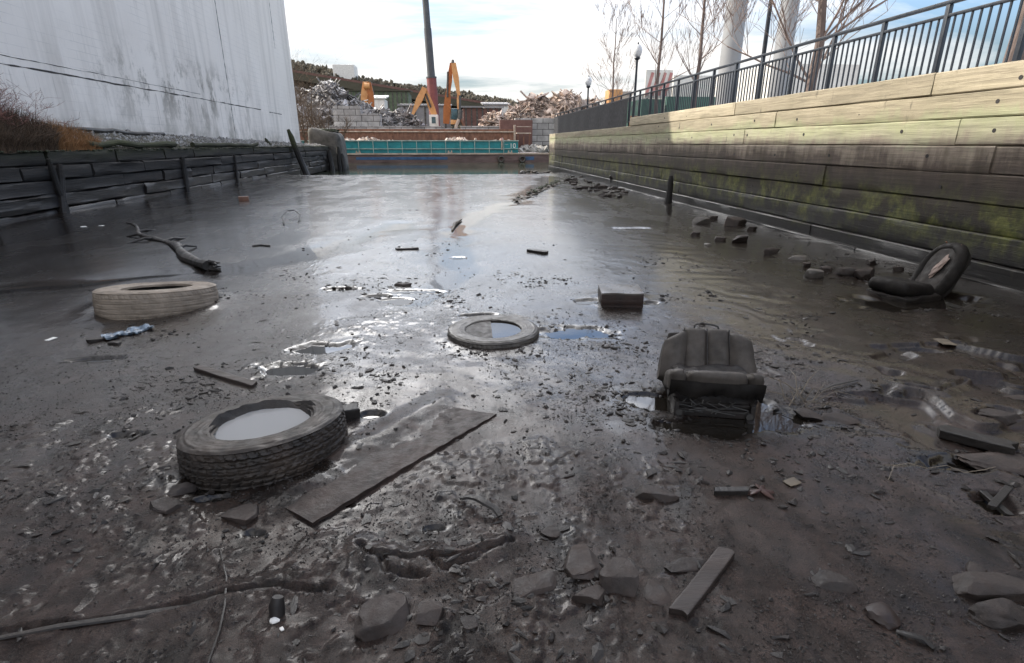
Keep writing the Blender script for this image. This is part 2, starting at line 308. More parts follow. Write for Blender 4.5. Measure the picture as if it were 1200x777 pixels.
# ------------------------------------------------------------------ mesh builder
ICO = {}
for s in (1, 2, 3, 4):
    bm = bmesh.new(); bmesh.ops.create_icosphere(bm, subdivisions=s, radius=1)
    ICO[s] = (np.array([v.co[:] for v in bm.verts]), [tuple(v.index for v in f.verts) for f in bm.faces]); bm.free()
ORG = {}
class MB:
    def __init__(s): s.v = []; s.f = []; s.n = 0
    def add(s, v, f):
        v = np.asarray(v, float); n = s.n; s.v.append(v); s.n += len(v)
        s.f.extend([tuple(i + n for i in q) for q in f]); return s
    def box(s, c, size, rot=None):
        p = np.array([(x, y, z) for x in (-.5, .5) for y in (-.5, .5) for z in (-.5, .5)]) * np.array(size)
        if rot is not None: p = p @ np.array(rot).T
        return s.add(p + np.array(c), [(0, 1, 3, 2), (4, 6, 7, 5), (0, 4, 5, 1), (2, 3, 7, 6), (0, 2, 6, 4), (1, 5, 7, 3)])
    def tube(s, pts, rad, n=8, cap=True, flat=1.0):
        pts = [Vector(p) for p in pts]
        if not hasattr(rad, '__len__'): rad = [rad] * len(pts)
        V = []; up = None
        for i, p in enumerate(pts):
            t = (pts[min(i + 1, len(pts) - 1)] - pts[max(i - 1, 0)]).normalized()
            if up is None: up = Vector((0, 0, 1)) if abs(t.z) < .9 else Vector((1, 0, 0))
            a = t.cross(up)
            if a.length < 1e-4: a = t.cross(Vector((0, 1, 0)))
            a.normalize(); b = a.cross(t).normalized(); up = b
            for k in range(n):
                w = 2 * math.pi * k / n
                V.append(p + rad[i] * (math.cos(w) * a + flat * math.sin(w) * b))
        Fc = []
        for i in range(len(pts) - 1):
            for k in range(n):
                k2 = (k + 1) % n; Fc.append((i * n + k, i * n + k2, (i + 1) * n + k2, (i + 1) * n + k))
        if cap and n > 2:
            Fc.append(tuple(range(n))[::-1]); Fc.append(tuple((len(pts) - 1) * n + k for k in range(n)))
        return s.add([tuple(v) for v in V], Fc)
    def blob(s, c, r, seed=0, amp=.25, freq=1.4, sub=3, rot=None, cut=0.0):
        v, f = ICO[sub]; v = v.copy()
        d = fbm(v[:, 0] * freq + seed * 7.7, v[:, 1] * freq + v[:, 2] * freq * 1.7 + seed * 3.1, 4, int(seed) % 997) - .5
        v = v * (1 + amp * 2 * d)[:, None]
        v = v * (1 + amp * .35 * (fbm(v[:, 0] * 6 + seed, v[:, 1] * 6 + v[:, 2] * 7, 3, int(seed) % 997 + 1) - .5))[:, None] if cut else v
        if cut:            # knock flat faces onto it: broken stone
            r_ = np.random.default_rng(int(seed * 13) + 5)
            for q_ in range(11):
                nrm = r_.normal(size=3) * np.array([1, 1, .45]); nrm = np.array([r_.normal() * .15, r_.normal() * .15, 1]) if q_ == 0 else nrm; nrm /= np.linalg.norm(nrm); lim = r_.uniform(.45, .8)
                k = np.maximum(v @ nrm - lim, 0); v = v - k[:, None] * nrm * cut
        v = v * np.array(r)
        if rot is not None: v = v @ np.array(rot).T
        return s.add(v + np.array(c), f)
    def grid(s, P, closed_u=False, closed_v=False):
        P = np.asarray(P); a, b, _ = P.shape
        f = []
        for i in range(a if closed_u else a - 1):
            for j in range(b if closed_v else b - 1):
                i2, j2 = (i + 1) % a, (j + 1) % b
                f.append((i * b + j, i2 * b + j, i2 * b + j2, i * b + j2))
        return s.add(P.reshape(-1, 3), f)
    def prism(s, poly, z0, z1, top=None):
        n = len(poly); top = top or poly
        v = [(x, y, z0) for x, y in poly] + [(x, y, z1) for x, y in top]
        f = [tuple(range(n))[::-1], tuple(range(n, 2 * n))] + [(i, (i + 1) % n, n + (i + 1) % n, n + i) for i in range(n)]
        return s.add(v, f)
    def rbox(s, size, r, n=10, fn=None, xf=None):
        hx, hy, hz = [d / 2 for d in size]
        t = np.linspace(-1, 1, n + 1); V = []; Fc = []
        for ax in range(3):
            for sg in (-1, 1):
                A, B = np.meshgrid(t, t, indexing='ij'); P = np.zeros((n + 1, n + 1, 3))
                P[..., ax] = sg; P[..., (ax + 1) % 3] = A * sg; P[..., (ax + 2) % 3] = B
                off = sum(len(x) for x in V); V.append(P.reshape(-1, 3))
                for i in range(n):
                    for j in range(n):
                        Fc.append((off + i * (n + 1) + j, off + (i + 1) * (n + 1) + j, off + (i + 1) * (n + 1) + j + 1, off + i * (n + 1) + j + 1))
        P = np.concatenate(V); S = np.array([hx, hy, hz]); Q = P * S; rr = min(r, hx, hy, hz)
        core = np.clip(Q, -(S - rr), S - rr); d = Q - core; L = np.linalg.norm(d, axis=1); L[L < 1e-9] = 1
        Q = core + d / L[:, None] * np.minimum(np.linalg.norm(d, axis=1), rr)[:, None]
        if fn is not None: Q = fn(Q, P)
        if xf is not None: Q = Q @ np.array(xf.to_3x3()).T + np.array(xf.translation)
        return s.add(Q, Fc)
    def build(s, name, m, parent=None, smooth=True, local=False, bevel=0, origin=None, merge=True, angle=35):
        v = np.concatenate(s.v) if s.v else np.zeros((0, 3))
        if parent is not None:
            o0 = np.zeros(3) if local else np.array(ORG.get(parent.name, (0, 0, 0)))
        else:
            o0 = np.array(origin) if origin is not None else np.array([(v[:, 0].min() + v[:, 0].max()) / 2, (v[:, 1].min() + v[:, 1].max()) / 2, v[:, 2].min()])
        v = v - o0
        me = bpy.data.meshes.new(name); me.from_pydata(v.tolist(), [], s.f); me.materials.append(m)
        if merge and len(v) < 60000 or bevel:
            bm = bmesh.new(); bm.from_mesh(me)
            bmesh.ops.remove_doubles(bm, verts=bm.verts, dist=1e-5)
            bmesh.ops.recalc_face_normals(bm, faces=bm.faces)
            if bevel:
                ed = [e for e in bm.edges if len(e.link_faces) == 2 and e.calc_face_angle(0) > .6]
                bmesh.ops.bevel(bm, geom=ed, offset=bevel, segments=2, affect='EDGES', profile=.6)
            bm.to_mesh(me); bm.free()
        if smooth:
            me.polygons.foreach_set('use_smooth', [True] * len(me.polygons))
            if angle: me.set_sharp_from_angle(angle=R(angle))
        me.update()
        o = bpy.data.objects.new(name, me); col.objects.link(o)
        if parent is not None: o.parent = parent; ORG[o.name] = tuple(o0)
        else: o.location = tuple(o0); ORG[o.name] = tuple(o0)
        return o
def tag(o, label=None, cat=None, group=None, kind=None):
    for k, x in (('label', label), ('category', cat), ('group', group), ('kind', kind)):
        if x: o[k] = x
    return o
def thing(name, label, cat, loc, rot=(0, 0, 0), group=None):
    o = bpy.data.objects.new(name, None); col.objects.link(o); o.location = loc; o.rotation_euler = rot
    o.empty_display_size = .2; ORG[o.name] = tuple(loc); return tag(o, label, cat, group)
def structure(o): o['kind'] = 'structure'; return o
def rotz(a): return Matrix.Rotation(a, 3, 'Z')
def roteul(x, y, z): return Euler((x, y, z)).to_matrix()
def lathe(prof, n, fn=None):
    """prof: closed loop of (r, z) -> (len, n, 3) grid"""
    P = np.zeros((len(prof), n, 3)); a = np.linspace(0, 2 * np.pi, n, endpoint=False)
    for i, (r, z) in enumerate(prof):
        rr = np.full(n, r); zz = np.full(n, z)
        if fn: rr, zz = fn(i, a, rr, zz)
        P[i, :, 0] = rr * np.cos(a); P[i, :, 1] = rr * np.sin(a); P[i, :, 2] = zz
    return P

# ------------------------------------------------------------------ the mud bed
XW, XL, XB = 5.8, -8.7, -9.6            # right timber wall face, left crib face, white building face
# rills and pools where tide water lies, given by where they are seen on the flat
RILLS = [([(612, 236), (560, 250), (540, 265), (528, 276), (544, 296), (541, 316), (522, 330), (500, 340), (480, 350)], .12),
         ([(640, 207), (640, 216), (600, 232)], .12),
         ([(470, 262), (430, 276), (395, 288), (330, 303), (250, 316), (160, 322), (60, 332), (-60, 345)], .14)]
RILLS = [([at(*p) for p in q], w) for q, w in RILLS]
POOLS = [(398, 336, .20, .08), (486, 340, .34, .09), (462, 352, .16, .12), (440, 346, .22, .05), (543, 300, .12, .10), (565, 368, .20, .08), (690, 351, .16, .09), (760, 352, .12, .06), (672, 388, .36, .16), (392, 403, .26, .14), (330, 432, .22, .14), (432, 484, .08, .05), (150, 513, .09, .035),
         (240, 592, .08, .03), (290, 567, .30, .10), (835, 502, .34, .12), (912, 492, .22, .16), (1060, 356, .62, .28), (745, 268, .5, .12), 
         (840, 470, .3, .16), (300, 640, .06, .02), (750, 470, .22, .14), (1120, 540, .2, .1), (120, 420, .25, .08), (400, 596, .10, .03), (520, 610, .05, .02)]
POOLS = [(*at(a, b), rx, ry) for a, b, rx, ry in POOLS]
WATER_Z = -.020
# (x, y, radius, height) mounds/dips pressed round the heavy things
TYRE_A, TYRE_B, TYRE_C = at(303, 538), at(185, 358), at(578, 390)
SEAT_A = at(836, 478); BOX_A = at(725, 351)
CRACKS = [[(420, 640), (440, 652), (480, 655), (505, 652), (545, 650), (580, 640), (600, 632)], [(505, 652), (520, 668), (555, 656), (578, 642)],
          [(0, 742), (80, 738), (170, 720), (250, 698), (330, 688), (380, 692)], [(450, 655), (452, 672), (500, 676)],
          [(1090, 500), (1140, 520), (1190, 535)], [(1060, 460), (1100, 468), (1130, 455)]]
CRACKS = [[at(*p) for p in q] for q in CRACKS]

def mud_fields(X, Y):
    """height and wetness of the mud at points"""
    wx = X + .35 * (fbm(X * .9, Y * .9, 3, 5) - .5); wy = Y + .35 * (fbm(X * .9 + 9, Y * .9, 3, 6) - .5)
    dist = np.hypot(X, Y)
    smooth = sst(2.6, 9.0, dist + .9 * (fbm(X * .5, Y * .5, 3, 77) - .5) * 4)                       # far flats are slick
    smooth = np.maximum(smooth, sst(-2.2, -4.6, X) * sst(4.6, 6.2, Y))
    patch = sst(.46, .60, fbm(X * .55, Y * .55, 4, 21))                                                # churned patches
    rough = (1 - smooth) * (.45 + .55 * patch) + smooth * .05
    h = .022 * (1 - .5 * smooth) * (fbm(X * .55, Y * .55, 3, 1) - .5) + .010 * (1 - .8 * smooth) * (fbm(wx * 2.1, wy * 2.1, 3, 2) - .5)
    h += .012 * (vnoise(wx * .55 + wy * .15, wy * .16, 9) - .5) * smooth            # low dunes of silt along the flow
    b = np.abs(fbm(wx * 3.3, wy * 3.3, 4, 3) - .5) * 2
    h += rough * (.010 * (fbm(wx * 4.6, wy * 4.6, 3, 4, .4) - .5) + .002 * (.35 - b))
    tex = np.abs(fbm(X * 17 + Y * 3, Y * 12, 4, 8, .6) - .5) * 2                      # scuffed, fibrous surface
    h += rough * (.0012 * (.3 - tex) + .0022 * (fbm(X * 26, Y * 24, 4, 12, .7) - .5) + .0045 * sst(.70, .80, fbm(X * 34, Y * 30, 2, 13)) * (.3 + patch))
    ck = fbm(X * 12, Y * 9, 4, 41, .55); thr = .70 - .04 * patch
    h += (1 - smooth * .95) * patch * .008 * sst(thr, thr + .05, ck) * (.5 + fbm(X * 40, Y * 40, 2, 47))
    fl = fbm(X * 5.2 + 3, Y * 4.4, 4, 51, .5)
    h += (1 - smooth) * .008 * sst(.60, .612, fl) * patch
    # ripples on the right-hand slope of the flat
    rip = np.sin((X * 1.0 + Y * 1.6) * 9 + 9 * (fbm(X * 1.3, Y * 1.3, 3, 61) - .5) * 2)
    h += .0014 * rip * sst(1.8, 3.0, X) * sst(2, 3.2, Y) * (1 - sst(9, 14, Y))
    # the bed rises at both walls
    h += .10 * sst(4.3, 5.9, X) * (.5 + .5 * fbm(X * 2, Y * 1.3, 3, 71)) + .06 * sst(-7.4, -8.9, X)
    # right-foreground bank with tilted slabs of mud
    sl = sst(1.9, 3.0, X) * (1 - sst(3.2, 4.4, Y)) * sst(.6, 1.4, Y)
    st = fbm(wx * 1.9 + .8 * wy, wy * 2.6, 3, 81)
    h += sl * (.05 * sst(.45, .49, st) + .04 * sst(.56, .59, st) - .03)
    # a step of thicker silt along the left stream
    line = np.array([at(0, 338), at(180, 325), at(300, 308), at(395, 292)])
    yl = np.interp(X, line[:, 0], line[:, 1]) + .25 * (fbm(X * 1.7, Y * .3, 3, 91) - .5)
    h += .014 * (1 - sst(-.05, .10, Y - yl)) * sst(-.45, -.1, Y - yl) * sst(-1.5, -2.4, X)
    h = np.where(h < -.010, -.010 + .1 * (h + .010), h)
    wet = .04 + .38 * sst(1.7, 3.8, dist) + .50 * smooth
    rill = np.zeros(np.shape(X))
    for pts, w in RILLS:
        d = segdist(wx, wy, pts); ww = w * (1 + .08 * dist) * (.6 + .8 * vnoise(X * 1.9, Y * 1.9, 15))
        k = 1 - sst(0, ww * 3.0, d); h = h * (1 - k) - .012 * k; wet = np.maximum(wet, 1 - sst(ww * .6, ww * 3.2, d)); rill = np.maximum(rill, 1 - sst(ww * .5, ww * 1.8, d))
    for x, y, rx, ry in POOLS:
        e = np.hypot((wx - x) / rx, (wy - y) / ry) + 1.1 * (fbm(X * 7, Y * 6, 4, 25) - .5)
        k = 1 - sst(.55, 1.15, e); h = h * (1 - .85 * k) - .030 * k; wet = np.maximum(wet, .95 * (1 - sst(.9, 2.0, e)))
    for q in CRACKS:
        d = segdist(X + .02 * (fbm(X * 14, Y * 14, 2, 33) - .5), Y + .03 * (fbm(X * 14, Y * 14, 2, 34) - .5), q)
        h -= .026 * (1 - sst(.003, .017, d)); h += .012 * (1 - sst(.015, .10, d))
    c0_, c1_, c2_, c3_ = [np.array(at(*p)) for p in ((367, 617), (582, 487), (519, 476), (312, 586))]
    u_ = ((X - c0_[0]) * (c1_ - c0_)[0] + (Y - c0_[1]) * (c1_ - c0_)[1]) / ((c1_ - c0_) ** 2).sum(); v_ = ((X - c0_[0]) * (c3_ - c0_)[0] + (Y - c0_[1]) * (c3_ - c0_)[1]) / ((c3_ - c0_) ** 2).sum()
    kp = sst(-.1, .06, u_) * (1 - sst(.94, 1.1, u_)) * sst(-.5, .1, v_) * (1 - sst(.9, 1.5, v_)); h = h * (1 - kp) + kp * (.3 * h + .004 + .022 * sst(.45, 1.0, v_ + .5 * (fbm(X * 7, Y * 7, 4, 87) - .5)))
    # squeezed-up rims round the tyres, seat and box
    for (x, y), r, k in ((TYRE_A, .44, .014), (TYRE_B, .58, .02), (TYRE_C, .42, .012), (BOX_A, .27, .008)):
        d = np.hypot(X - x, Y - y) - r
        h += k * np.exp(-(d / .09) ** 2) * (.4 + fbm(X * 9, Y * 9, 3, 44))
    d = np.hypot(X - SEAT_A[0], Y - SEAT_A[1]); h -= .02 * (1 - sst(.2, .45, d))
    # dug hole by the right-hand seat and in the right foreground
    for (x, y), r, dep in ((at(1085, 350), .42, .07), (at(1168, 590), .11, .055)):
        d = np.hypot(X - x, Y - y) + .12 * (fbm(X * 5, Y * 5, 3, 66) - .5); h -= dep * (1 - sst(r * .5, r, d))
    # it shelves under the river past the end of the wall
    e = Y + .35 * (fbm(X * .8, Y * .8, 3, 93) - .5) * 2
    h -= .9 * sst(30.2, 33.5, e) + .06 * sst(29.5, 30.6, e)
    return h, np.clip(wet * (.75 + .5 * fbm(X * 2.3, Y * 2.3, 4, 99)), 0, 1) + rill
def axis(spec):
    out = [spec[0][0]]
    for a, b, s0, s1 in spec:
        x = a; 
        while x < b - 1e-6:
            t = (x - a) / (b - a); x += s0 + (s1 - s0) * t; out.append(min(x, b))
    return np.unique(np.round(out, 5))
gx = np.concatenate([-axis([(1.9, 4.2, .011, .022), (4.2, 9.2, .024, .06)])[::-1], axis([(-1.9, 2.3, .0095, .0095), (2.3, 3.6, .011, .02), (3.6, 6.05, .022, .035)])])
gx = np.unique(np.round(gx, 5))
gy = axis([(-16, .4, .5, .1), (.4, .9, .06, .012), (.9, 2.6, .0085, .011), (2.6, 5, .012, .022), (5, 11, .026, .06), (11, 34, .06, .16)])
GX, GY = np.meshgrid(gx, gy, indexing='ij')
GH, GW = mud_fields(GX, GY)
def mh(x, y):
    i = min(max(np.searchsorted(gx, x) - 1, 0), len(gx) - 2); j = min(max(np.searchsorted(gy, y) - 1, 0), len(gy) - 2)
    fx = (x - gx[i]) / (gx[i + 1] - gx[i]); fy = (y - gy[j]) / (gy[j + 1] - gy[j])
    return float((GH[i, j] * (1 - fy) + GH[i, j + 1] * fy) * (1 - fx) + (GH[i + 1, j] * (1 - fy) + GH[i + 1, j + 1] * fy) * fx)
def sheet(name, X, Y, Z, m, attr=None, mask=None):
    a, b = X.shape
    idx = np.arange(a * b).reshape(a, b)
    q = np.stack([idx[:-1, :-1], idx[1:, :-1], idx[1:, 1:], idx[:-1, 1:]], -1).reshape(-1, 4)
    V = np.stack([X, Y, Z], -1).reshape(-1, 3)
    A = None if attr is None else attr.reshape(-1)
    if mask is not None:
        q = q[mask.reshape(-1)]; u, inv = np.unique(q, return_inverse=True); V = V[u]; q = inv.reshape(-1, 4)
        A = None if A is None else A[u]
    me = bpy.data.meshes.new(name); me.vertices.add(len(V)); me.vertices.foreach_set('co', V.astype(np.float32).ravel())
    me.loops.add(len(q) * 4); me.loops.foreach_set('vertex_index', q.astype(np.int32).ravel())
    me.polygons.add(len(q)); me.polygons.foreach_set('loop_start', np.arange(0, len(q) * 4, 4, dtype=np.int32))
    me.polygons.foreach_set('use_smooth', np.ones(len(q), bool)); me.update(calc_edges=True)
    if A is not None:
        at_ = me.attributes.new('wet', 'FLOAT', 'POINT'); at_.data.foreach_set('value', A.astype(np.float32))
    me.materials.append(m); o = bpy.data.objects.new(name, me); col.objects.link(o); return o
structure(sheet('mud_flat', GX, GY, GH, M['mud'], GW))
low = np.minimum(np.minimum(GH[:-1, :-1], GH[1:, :-1]), np.minimum(GH[:-1, 1:], GH[1:, 1:]))
inpool = np.zeros(GX.shape, bool)
for pts, w in RILLS: inpool |= segdist(GX, GY, pts) < .9
for x, y, rx, ry in POOLS: inpool |= np.hypot((GX - x) / (rx + .15), (GY - y) / (ry + .15)) < 1.6
msk = (low < WATER_Z + .004) & inpool[:-1, :-1] & (GY[:-1, :-1] < 29)
structure(sheet('puddle_water', GX, GY, np.full(GX.shape, WATER_Z), M['puddle'], None, msk))
# river and the river bed sheet out to the horizon
structure(MB().add([(-3000, -3000, -1.1), (3000, -3000, -1.1), (3000, 4000, -1.1), (-3000, 4000, -1.1)], [(0, 1, 2, 3)]).build('ground', M['earth'], smooth=False))
structure(MB().add([(-400, 29, -.30), (400, 29, -.30), (400, 83, -.30), (-400, 83, -.30)], [(0, 1, 2, 3)]).build('river_water', M['river'], smooth=False))

def noisy2(q): return q + .07 * np.stack([fbm(q[:, 0] * 1.4 + q[:, 2] + k, q[:, 1] * 1.4 + q[:, 2] * 1.3 + k * 3, 4, 210 + k) - .5 for k in range(3)], 1) * 2
# ------------------------------------------------------------------ timber walls
def beam(x, y0, y1, z0, z1, depth, sgn, seed, wob=.006, seg=.22, cham=.014):
    """one long squared timber, its face at x, its body towards sgn; edges worn and slightly wavy"""
    n = max(2, int((y1 - y0) / seg)); r_ = np.random.default_rng(seed)
    ys = np.linspace(y0, y1, n + 1)
    prof = [(0, z0 + cham), (0, (z0 * 2 + z1) / 3), (0, (z0 + 2 * z1) / 3), (0, z1 - cham), (cham, z1), (depth, z1), (depth, z0), (cham, z0)]
    P = np.zeros((n + 1, len(prof), 3))
    for k, (dx, z) in enumerate(prof):
        w = (fbm(ys * .8 + seed * 3.3 + k * 2.1, ys * 0 + k, 4, seed % 500) - .5) * 2 * wob * 1.6
        P[:, k, 0] = x + sgn * (dx + w); P[:, k, 1] = ys; P[:, k, 2] = z + ((fbm(ys * 1.3 + k, ys * 0 + seed, 3, seed % 499) - .5) * wob * 2 if k not in (1, 2) else 0)
    mb = MB().grid(P, closed_v=True)
    m = len(prof); mb.f.append(tuple(range(m))); mb.f.append(tuple(n * m + k for k in range(m))[::-1])
    return mb
wallR = thing('timber_retaining_wall', 'long wall of stacked squared timbers with tan top, green tide band and mossy foot below the railing', 'wall', (XW + .15, 12, 0))
ZR = [-.12, .27, .56, .87, 1.185, 1.48, 1.775, 2.05, 2.31]
YEND, YSTEP = 34.2, at(722, 153)[1]
YSTEP = 18.6
k = 0
for row in range(8):
    y = -7.0 - row * .37
    first = True
    while True:
        L = random.choice([4.9, 5.5, 6.1]) if not first else random.uniform(8.3, 11.8); first = False
        yend = YSTEP if row >= 7 else YEND
        y1 = min(y + L, yend)
        if yend - y1 < 1.2: y1 = yend
        k += 1
        dx = random.uniform(-.012, .012) + (.02 if row in (2,) else 0) - (.06 if row == 0 else 0)
        o = beam(XW + dx, y + .004, y1 - .004, ZR[row] + .003, ZR[row + 1] - .002 - random.uniform(0, .005), .32, 1, 100 + k).build('timber_beam', M['timber'], wallR)
        if row >= 2:
            nb = 0; yy = max(y, 3.2) + random.uniform(.4, .9)
            while yy < min(y1, 16):
                zc = (ZR[row] + ZR[row + 1]) / 2 + random.uniform(-.05, .05)
                if random.random() < .8:
                    ring = MB().tube([(XW + dx - .002, yy, zc), (XW + dx + .03, yy, zc)], [.024, .022], 10)
                    ring.build('bolt_hole', M['black_iron'], o)
                yy += random.choice([1.5, 1.85, 2.1])
        y = y1
        if y >= yend - .01: break
# foot timber on the mud
for y0, y1 in ((-6, 1.5), (1.5, 7.2), (7.2, 13.0), (13.0, 19)):
    k += 1
    beam(XW - .15, y0 + .01, y1 - .01, -.12, .095, .12, 1, 300 + k, .012).build('foot_timber', M['timber'], wallR)
# return face at the river end of the wall
for row in range(7):
    MB().box((XW + .32, YEND + .06, (ZR[row] + ZR[row + 1]) / 2), (.64, .12, ZR[row + 1] - ZR[row] - .01)).build('end_timber', M['timber'], wallR, bevel=.012)

# promenade behind the wall
structure(MB().box((36.1, 10, .44), (60, 48.0, 3.0)).build('promenade', M['pave'], smooth=False))

# railing
XR = 5.98
rail = thing('railing', 'dark blue black steel railing with upright bars along the top of the timber wall', 'railing', (XR, 12, 1.94))
ZT, ZS, ZB = 3.10, 2.955, 2.20
Y0, Y1 = -3.2, 33.6
pst = [6.87 + i * 1.04 for i in range(-9, 27)]; pst = [p for p in pst if p < Y1]
MB().box((XR, (Y0 + Y1) / 2, ZT), (.06, Y1 - Y0, .045)).build('top_rail', M['rail_paint'], rail, bevel=.008)
MB().box((XR, (Y0 + Y1) / 2, ZS), (.045, Y1 - Y0, .035)).build('middle_rail', M['rail_paint'], rail, bevel=.006)
MB().box((XR, (Y0 + Y1) / 2, ZB), (.045, Y1 - Y0, .035)).build('bottom_rail', M['rail_paint'], rail, bevel=.006)
for p in pst: MB().box((XR, p, (1.94 + ZT - .024) / 2), (.055, .055, ZT - .024 - 1.94)).build('post', M['rail_paint'], rail, bevel=.006)
bars = []
for a, b_ in zip(pst, pst[1:]):
    for i in range(1, 9): bars.append(a + (b_ - a) * i / 9)
near = [y for y in bars if 4.2 <= y][:96]
src = MB().box((XR, near[0], (ZS + ZB) / 2), (.019, .019, ZS - ZB - .036)).build('baluster', M['rail_paint'], rail, smooth=False)
for y in near[1:]:
    c = src.copy(); c.location = (0, y - near[0], 0); c.parent = rail; col.objects.link(c)
mb = MB()
for y in bars:
    if y not in near: mb.box((XR, y, (ZS + ZB) / 2), (.019, .019, ZS - ZB - .036))
tag(mb.build('balusters', M['rail_paint'], rail, smooth=False), kind='stuff')
# dark mesh tied to the far bays of the railing (starts where the wall steps down)
n = 60; ys = np.linspace(19.4, 33.5, n); zs = np.linspace(1.84, 2.93, 10)
P = np.zeros((n, 10, 3)); P[..., 1] = ys[:, None]; P[..., 2] = zs[None, :]; P[..., 0] = XR - .045 + .012 * np.sin(ys * 3.1)[:, None] * np.sin((zs - 1.84) / 1.09 * 3.14)[None, :]
P2 = P.copy(); P2[..., 0] += .006
ms = MB().grid(P).grid(P2[:, ::-1])
tag(ms.build('privacy_mesh', M['mesh'], smooth=True), 'black privacy mesh tied along the far end of the railing', 'mesh screen')

# left crib wall
cribw = thing('timber_crib_wall', 'blackened rotting crib wall of short timbers with mossy top below the white building', 'wall', (XL - .15, 14, 0))
ZL = [-.25, .16, .46, .76, 1.06, 1.36]
for row in range(5):
    y = -6.0 + row * .45
    while y < 41.5:
        L = random.uniform(1.7, 3.6); y1 = min(y + L, 41.8); k += 1
        dx = random.uniform(-.03, .03) + (.04 if row == 3 else 0) - (.03 if row == 4 else 0) + (.015 * (3 - row) if row < 3 else 0)
        gap = random.uniform(.01, .09)
        beam(XL + dx, y, y1 - gap, ZL[row] + .004, ZL[row + 1] - random.uniform(.006, .022), .30, -1, 500 + k, .022, .2, .03).build('crib_timber', M['crib'], cribw)
        y = y1
for (px, py0, py1, w, lean) in ((79, 192, 243, .15, .32), (66, 186, 238, .12, -.25), (219, 184, 221, .17, .06), (278, 181, 206, .10, .04)):
    y_, _ = atX(px, (py0 + py1) / 2, XL + .14); zt = atX(px, py0, XL + .14)[1]
    k += 1; pts = [(XL + .06 + .03 * i / 5, y_ - lean + lean * 2 * i / 5 * .5 + .015 * random.uniform(-1, 1), -.3 + (zt + .3) * i / 5) for i in range(6)][::1]
    MB().tube(pts, [w * .55, w * .56, w * .54, w * .52, w * .5, w * .36], 9).build('crib_post', M['crib'], cribw)
# waling log and moss along its top edge
tagk = MB()
bk = lambda Y: float(np.interp(Y, [-30, 0, 14.6, 38, 48], [2.05, 2.0, 1.88, 1.52, 1.4]))
# left bank between crib and building
xs = np.linspace(XL - .02, XB + .02, 26); ysb = np.linspace(-20, 44, 420); BX, BY = np.meshgrid(xs, ysb, indexing='ij')
t = (BX - XL) / (XB - XL)
BZ = 1.33 + (np.interp(BY, [-30, 0, 14.6, 38, 48], [2.05, 2.0, 1.88, 1.52, 1.4]) - 1.33) * sst(.05, 1, t) + .09 * (fbm(BX * 3, BY * 1.5, 4, 140) - .5) + .10 * np.exp(-((t - .15) / .15) ** 2) * (fbm(BX * 2, BY * .8, 3, 141) - .3)
structure(sheet('bank', BX, BY, BZ, M['earth']))
structure(MB().box((-40, 2, .12), (60, 86, 2.36)).build('yard_ground', M['earth'], smooth=False))
def bz(x, y):
    i = min(max(int((x - xs[0]) / (xs[1] - xs[0])), 0), 25); j = min(max(int((y - ysb[0]) / (ysb[1] - ysb[0])), 0), 419); return BZ[i, j]
g = MB()
for i in range(3600):
    x = random.uniform(XL - .25, XB + .05); y = random.choice([random.uniform(8, 42), random.uniform(13, 30)])
    r = random.uniform(.012, .045) * (1 if random.random() < .96 else 2.0)
    v, f = ICO[1]; rr = rng.uniform(.6, 1.2, 3) * r
    g.add((v * (1 + .25 * (rng.random((len(v), 1)) - .5))) @ np.array(roteul(random.random() * 6, random.random() * 6, 0)).T * rr + np.array((x, y, bz(x, y) + r * .2)), f)
tag(g.build('gravel', M['gravel'], smooth=False, merge=False), 'loose grey gravel on the ledge under the white wall', 'gravel', kind='stuff')
def log(px0, px1, y_c, x, r, seed, label, m='crib', dz=.05):
    Ya = atX(px0, y_c, x)[0]; Yb = atX(px1, y_c, x)[0]
    pts = [(x + .04 * math.sin(i * 1.7 + seed), Ya + (Yb - Ya) * i / 10, bz(x, Ya + (Yb - Ya) * i / 10) + r * .5 + dz + .015 * math.sin(i * 2.3 + seed)) for i in range(11)]
    return tag(MB().tube(pts, [r * random.uniform(.8, 1.1) for _ in range(11)], 10).build('log', M[m]), label, 'log')
log(100, 205, 168, XL - .12, .085, 1, 'long dark mossy log lying on the crib top nearest the dry grass', 'crib', .10)
log(52, 190, 150, XB + .16, .06, 2, 'thin grey timber lying along the foot of the white wall', 'wood_dark', .03)
log(225, 300, 168, XL - .14, .075, 3, 'short mossy log on the far stretch of the crib top', 'crib', .06)
mo = MB()
for i in range(2600):
    y = random.uniform(4, 41); x = XL - random.uniform(.0, .35); z = 1.345 if x > XL - .2 else bz(x, y)
    r = random.uniform(.01, .035)
    v, f = ICO[1]; mo.add(v * np.array([r, r * 2.2, r * .8]) + np.array((x, y, z + .004)), f)
tag(mo.build('moss', M['moss'], merge=False), 'dark green moss along the top of the crib wall', 'moss', kind='stuff')
# tilted broken posts near the far end of the crib
def post(name, p0, p1, r, label, cat='post', m='crib', seed=0, group=None, n=7):
    a, b_ = Vector(p0), Vector(p1)
    pts = [a.lerp(b_, i / 6) + Vector((random.uniform(-1, 1), random.uniform(-1, 1), 0)) * r * .12 for i in range(7)]
    return tag(MB().tube(pts, [r * (1.05 - .05 * i) * random.uniform(.93, 1.06) for i in range(6)] + [r * .45], 9).build(name, M[m]), label, cat, group)
a = at(341, 200); y_, z_ = atX(322, 153, XL + .1)
post('leaning_post', (XL + .62, a[1] - 2.2, -.2), (XL - .12, a[1] - 2.2, z_ + .12), .17, 'dark post leaning left against the far crib wall')
post('broken_post', (XL - .3, 30, 1.3), (XL - .75, 30.6, 1.75), .09, 'stubby broken post leaning at the foot of the white wall')
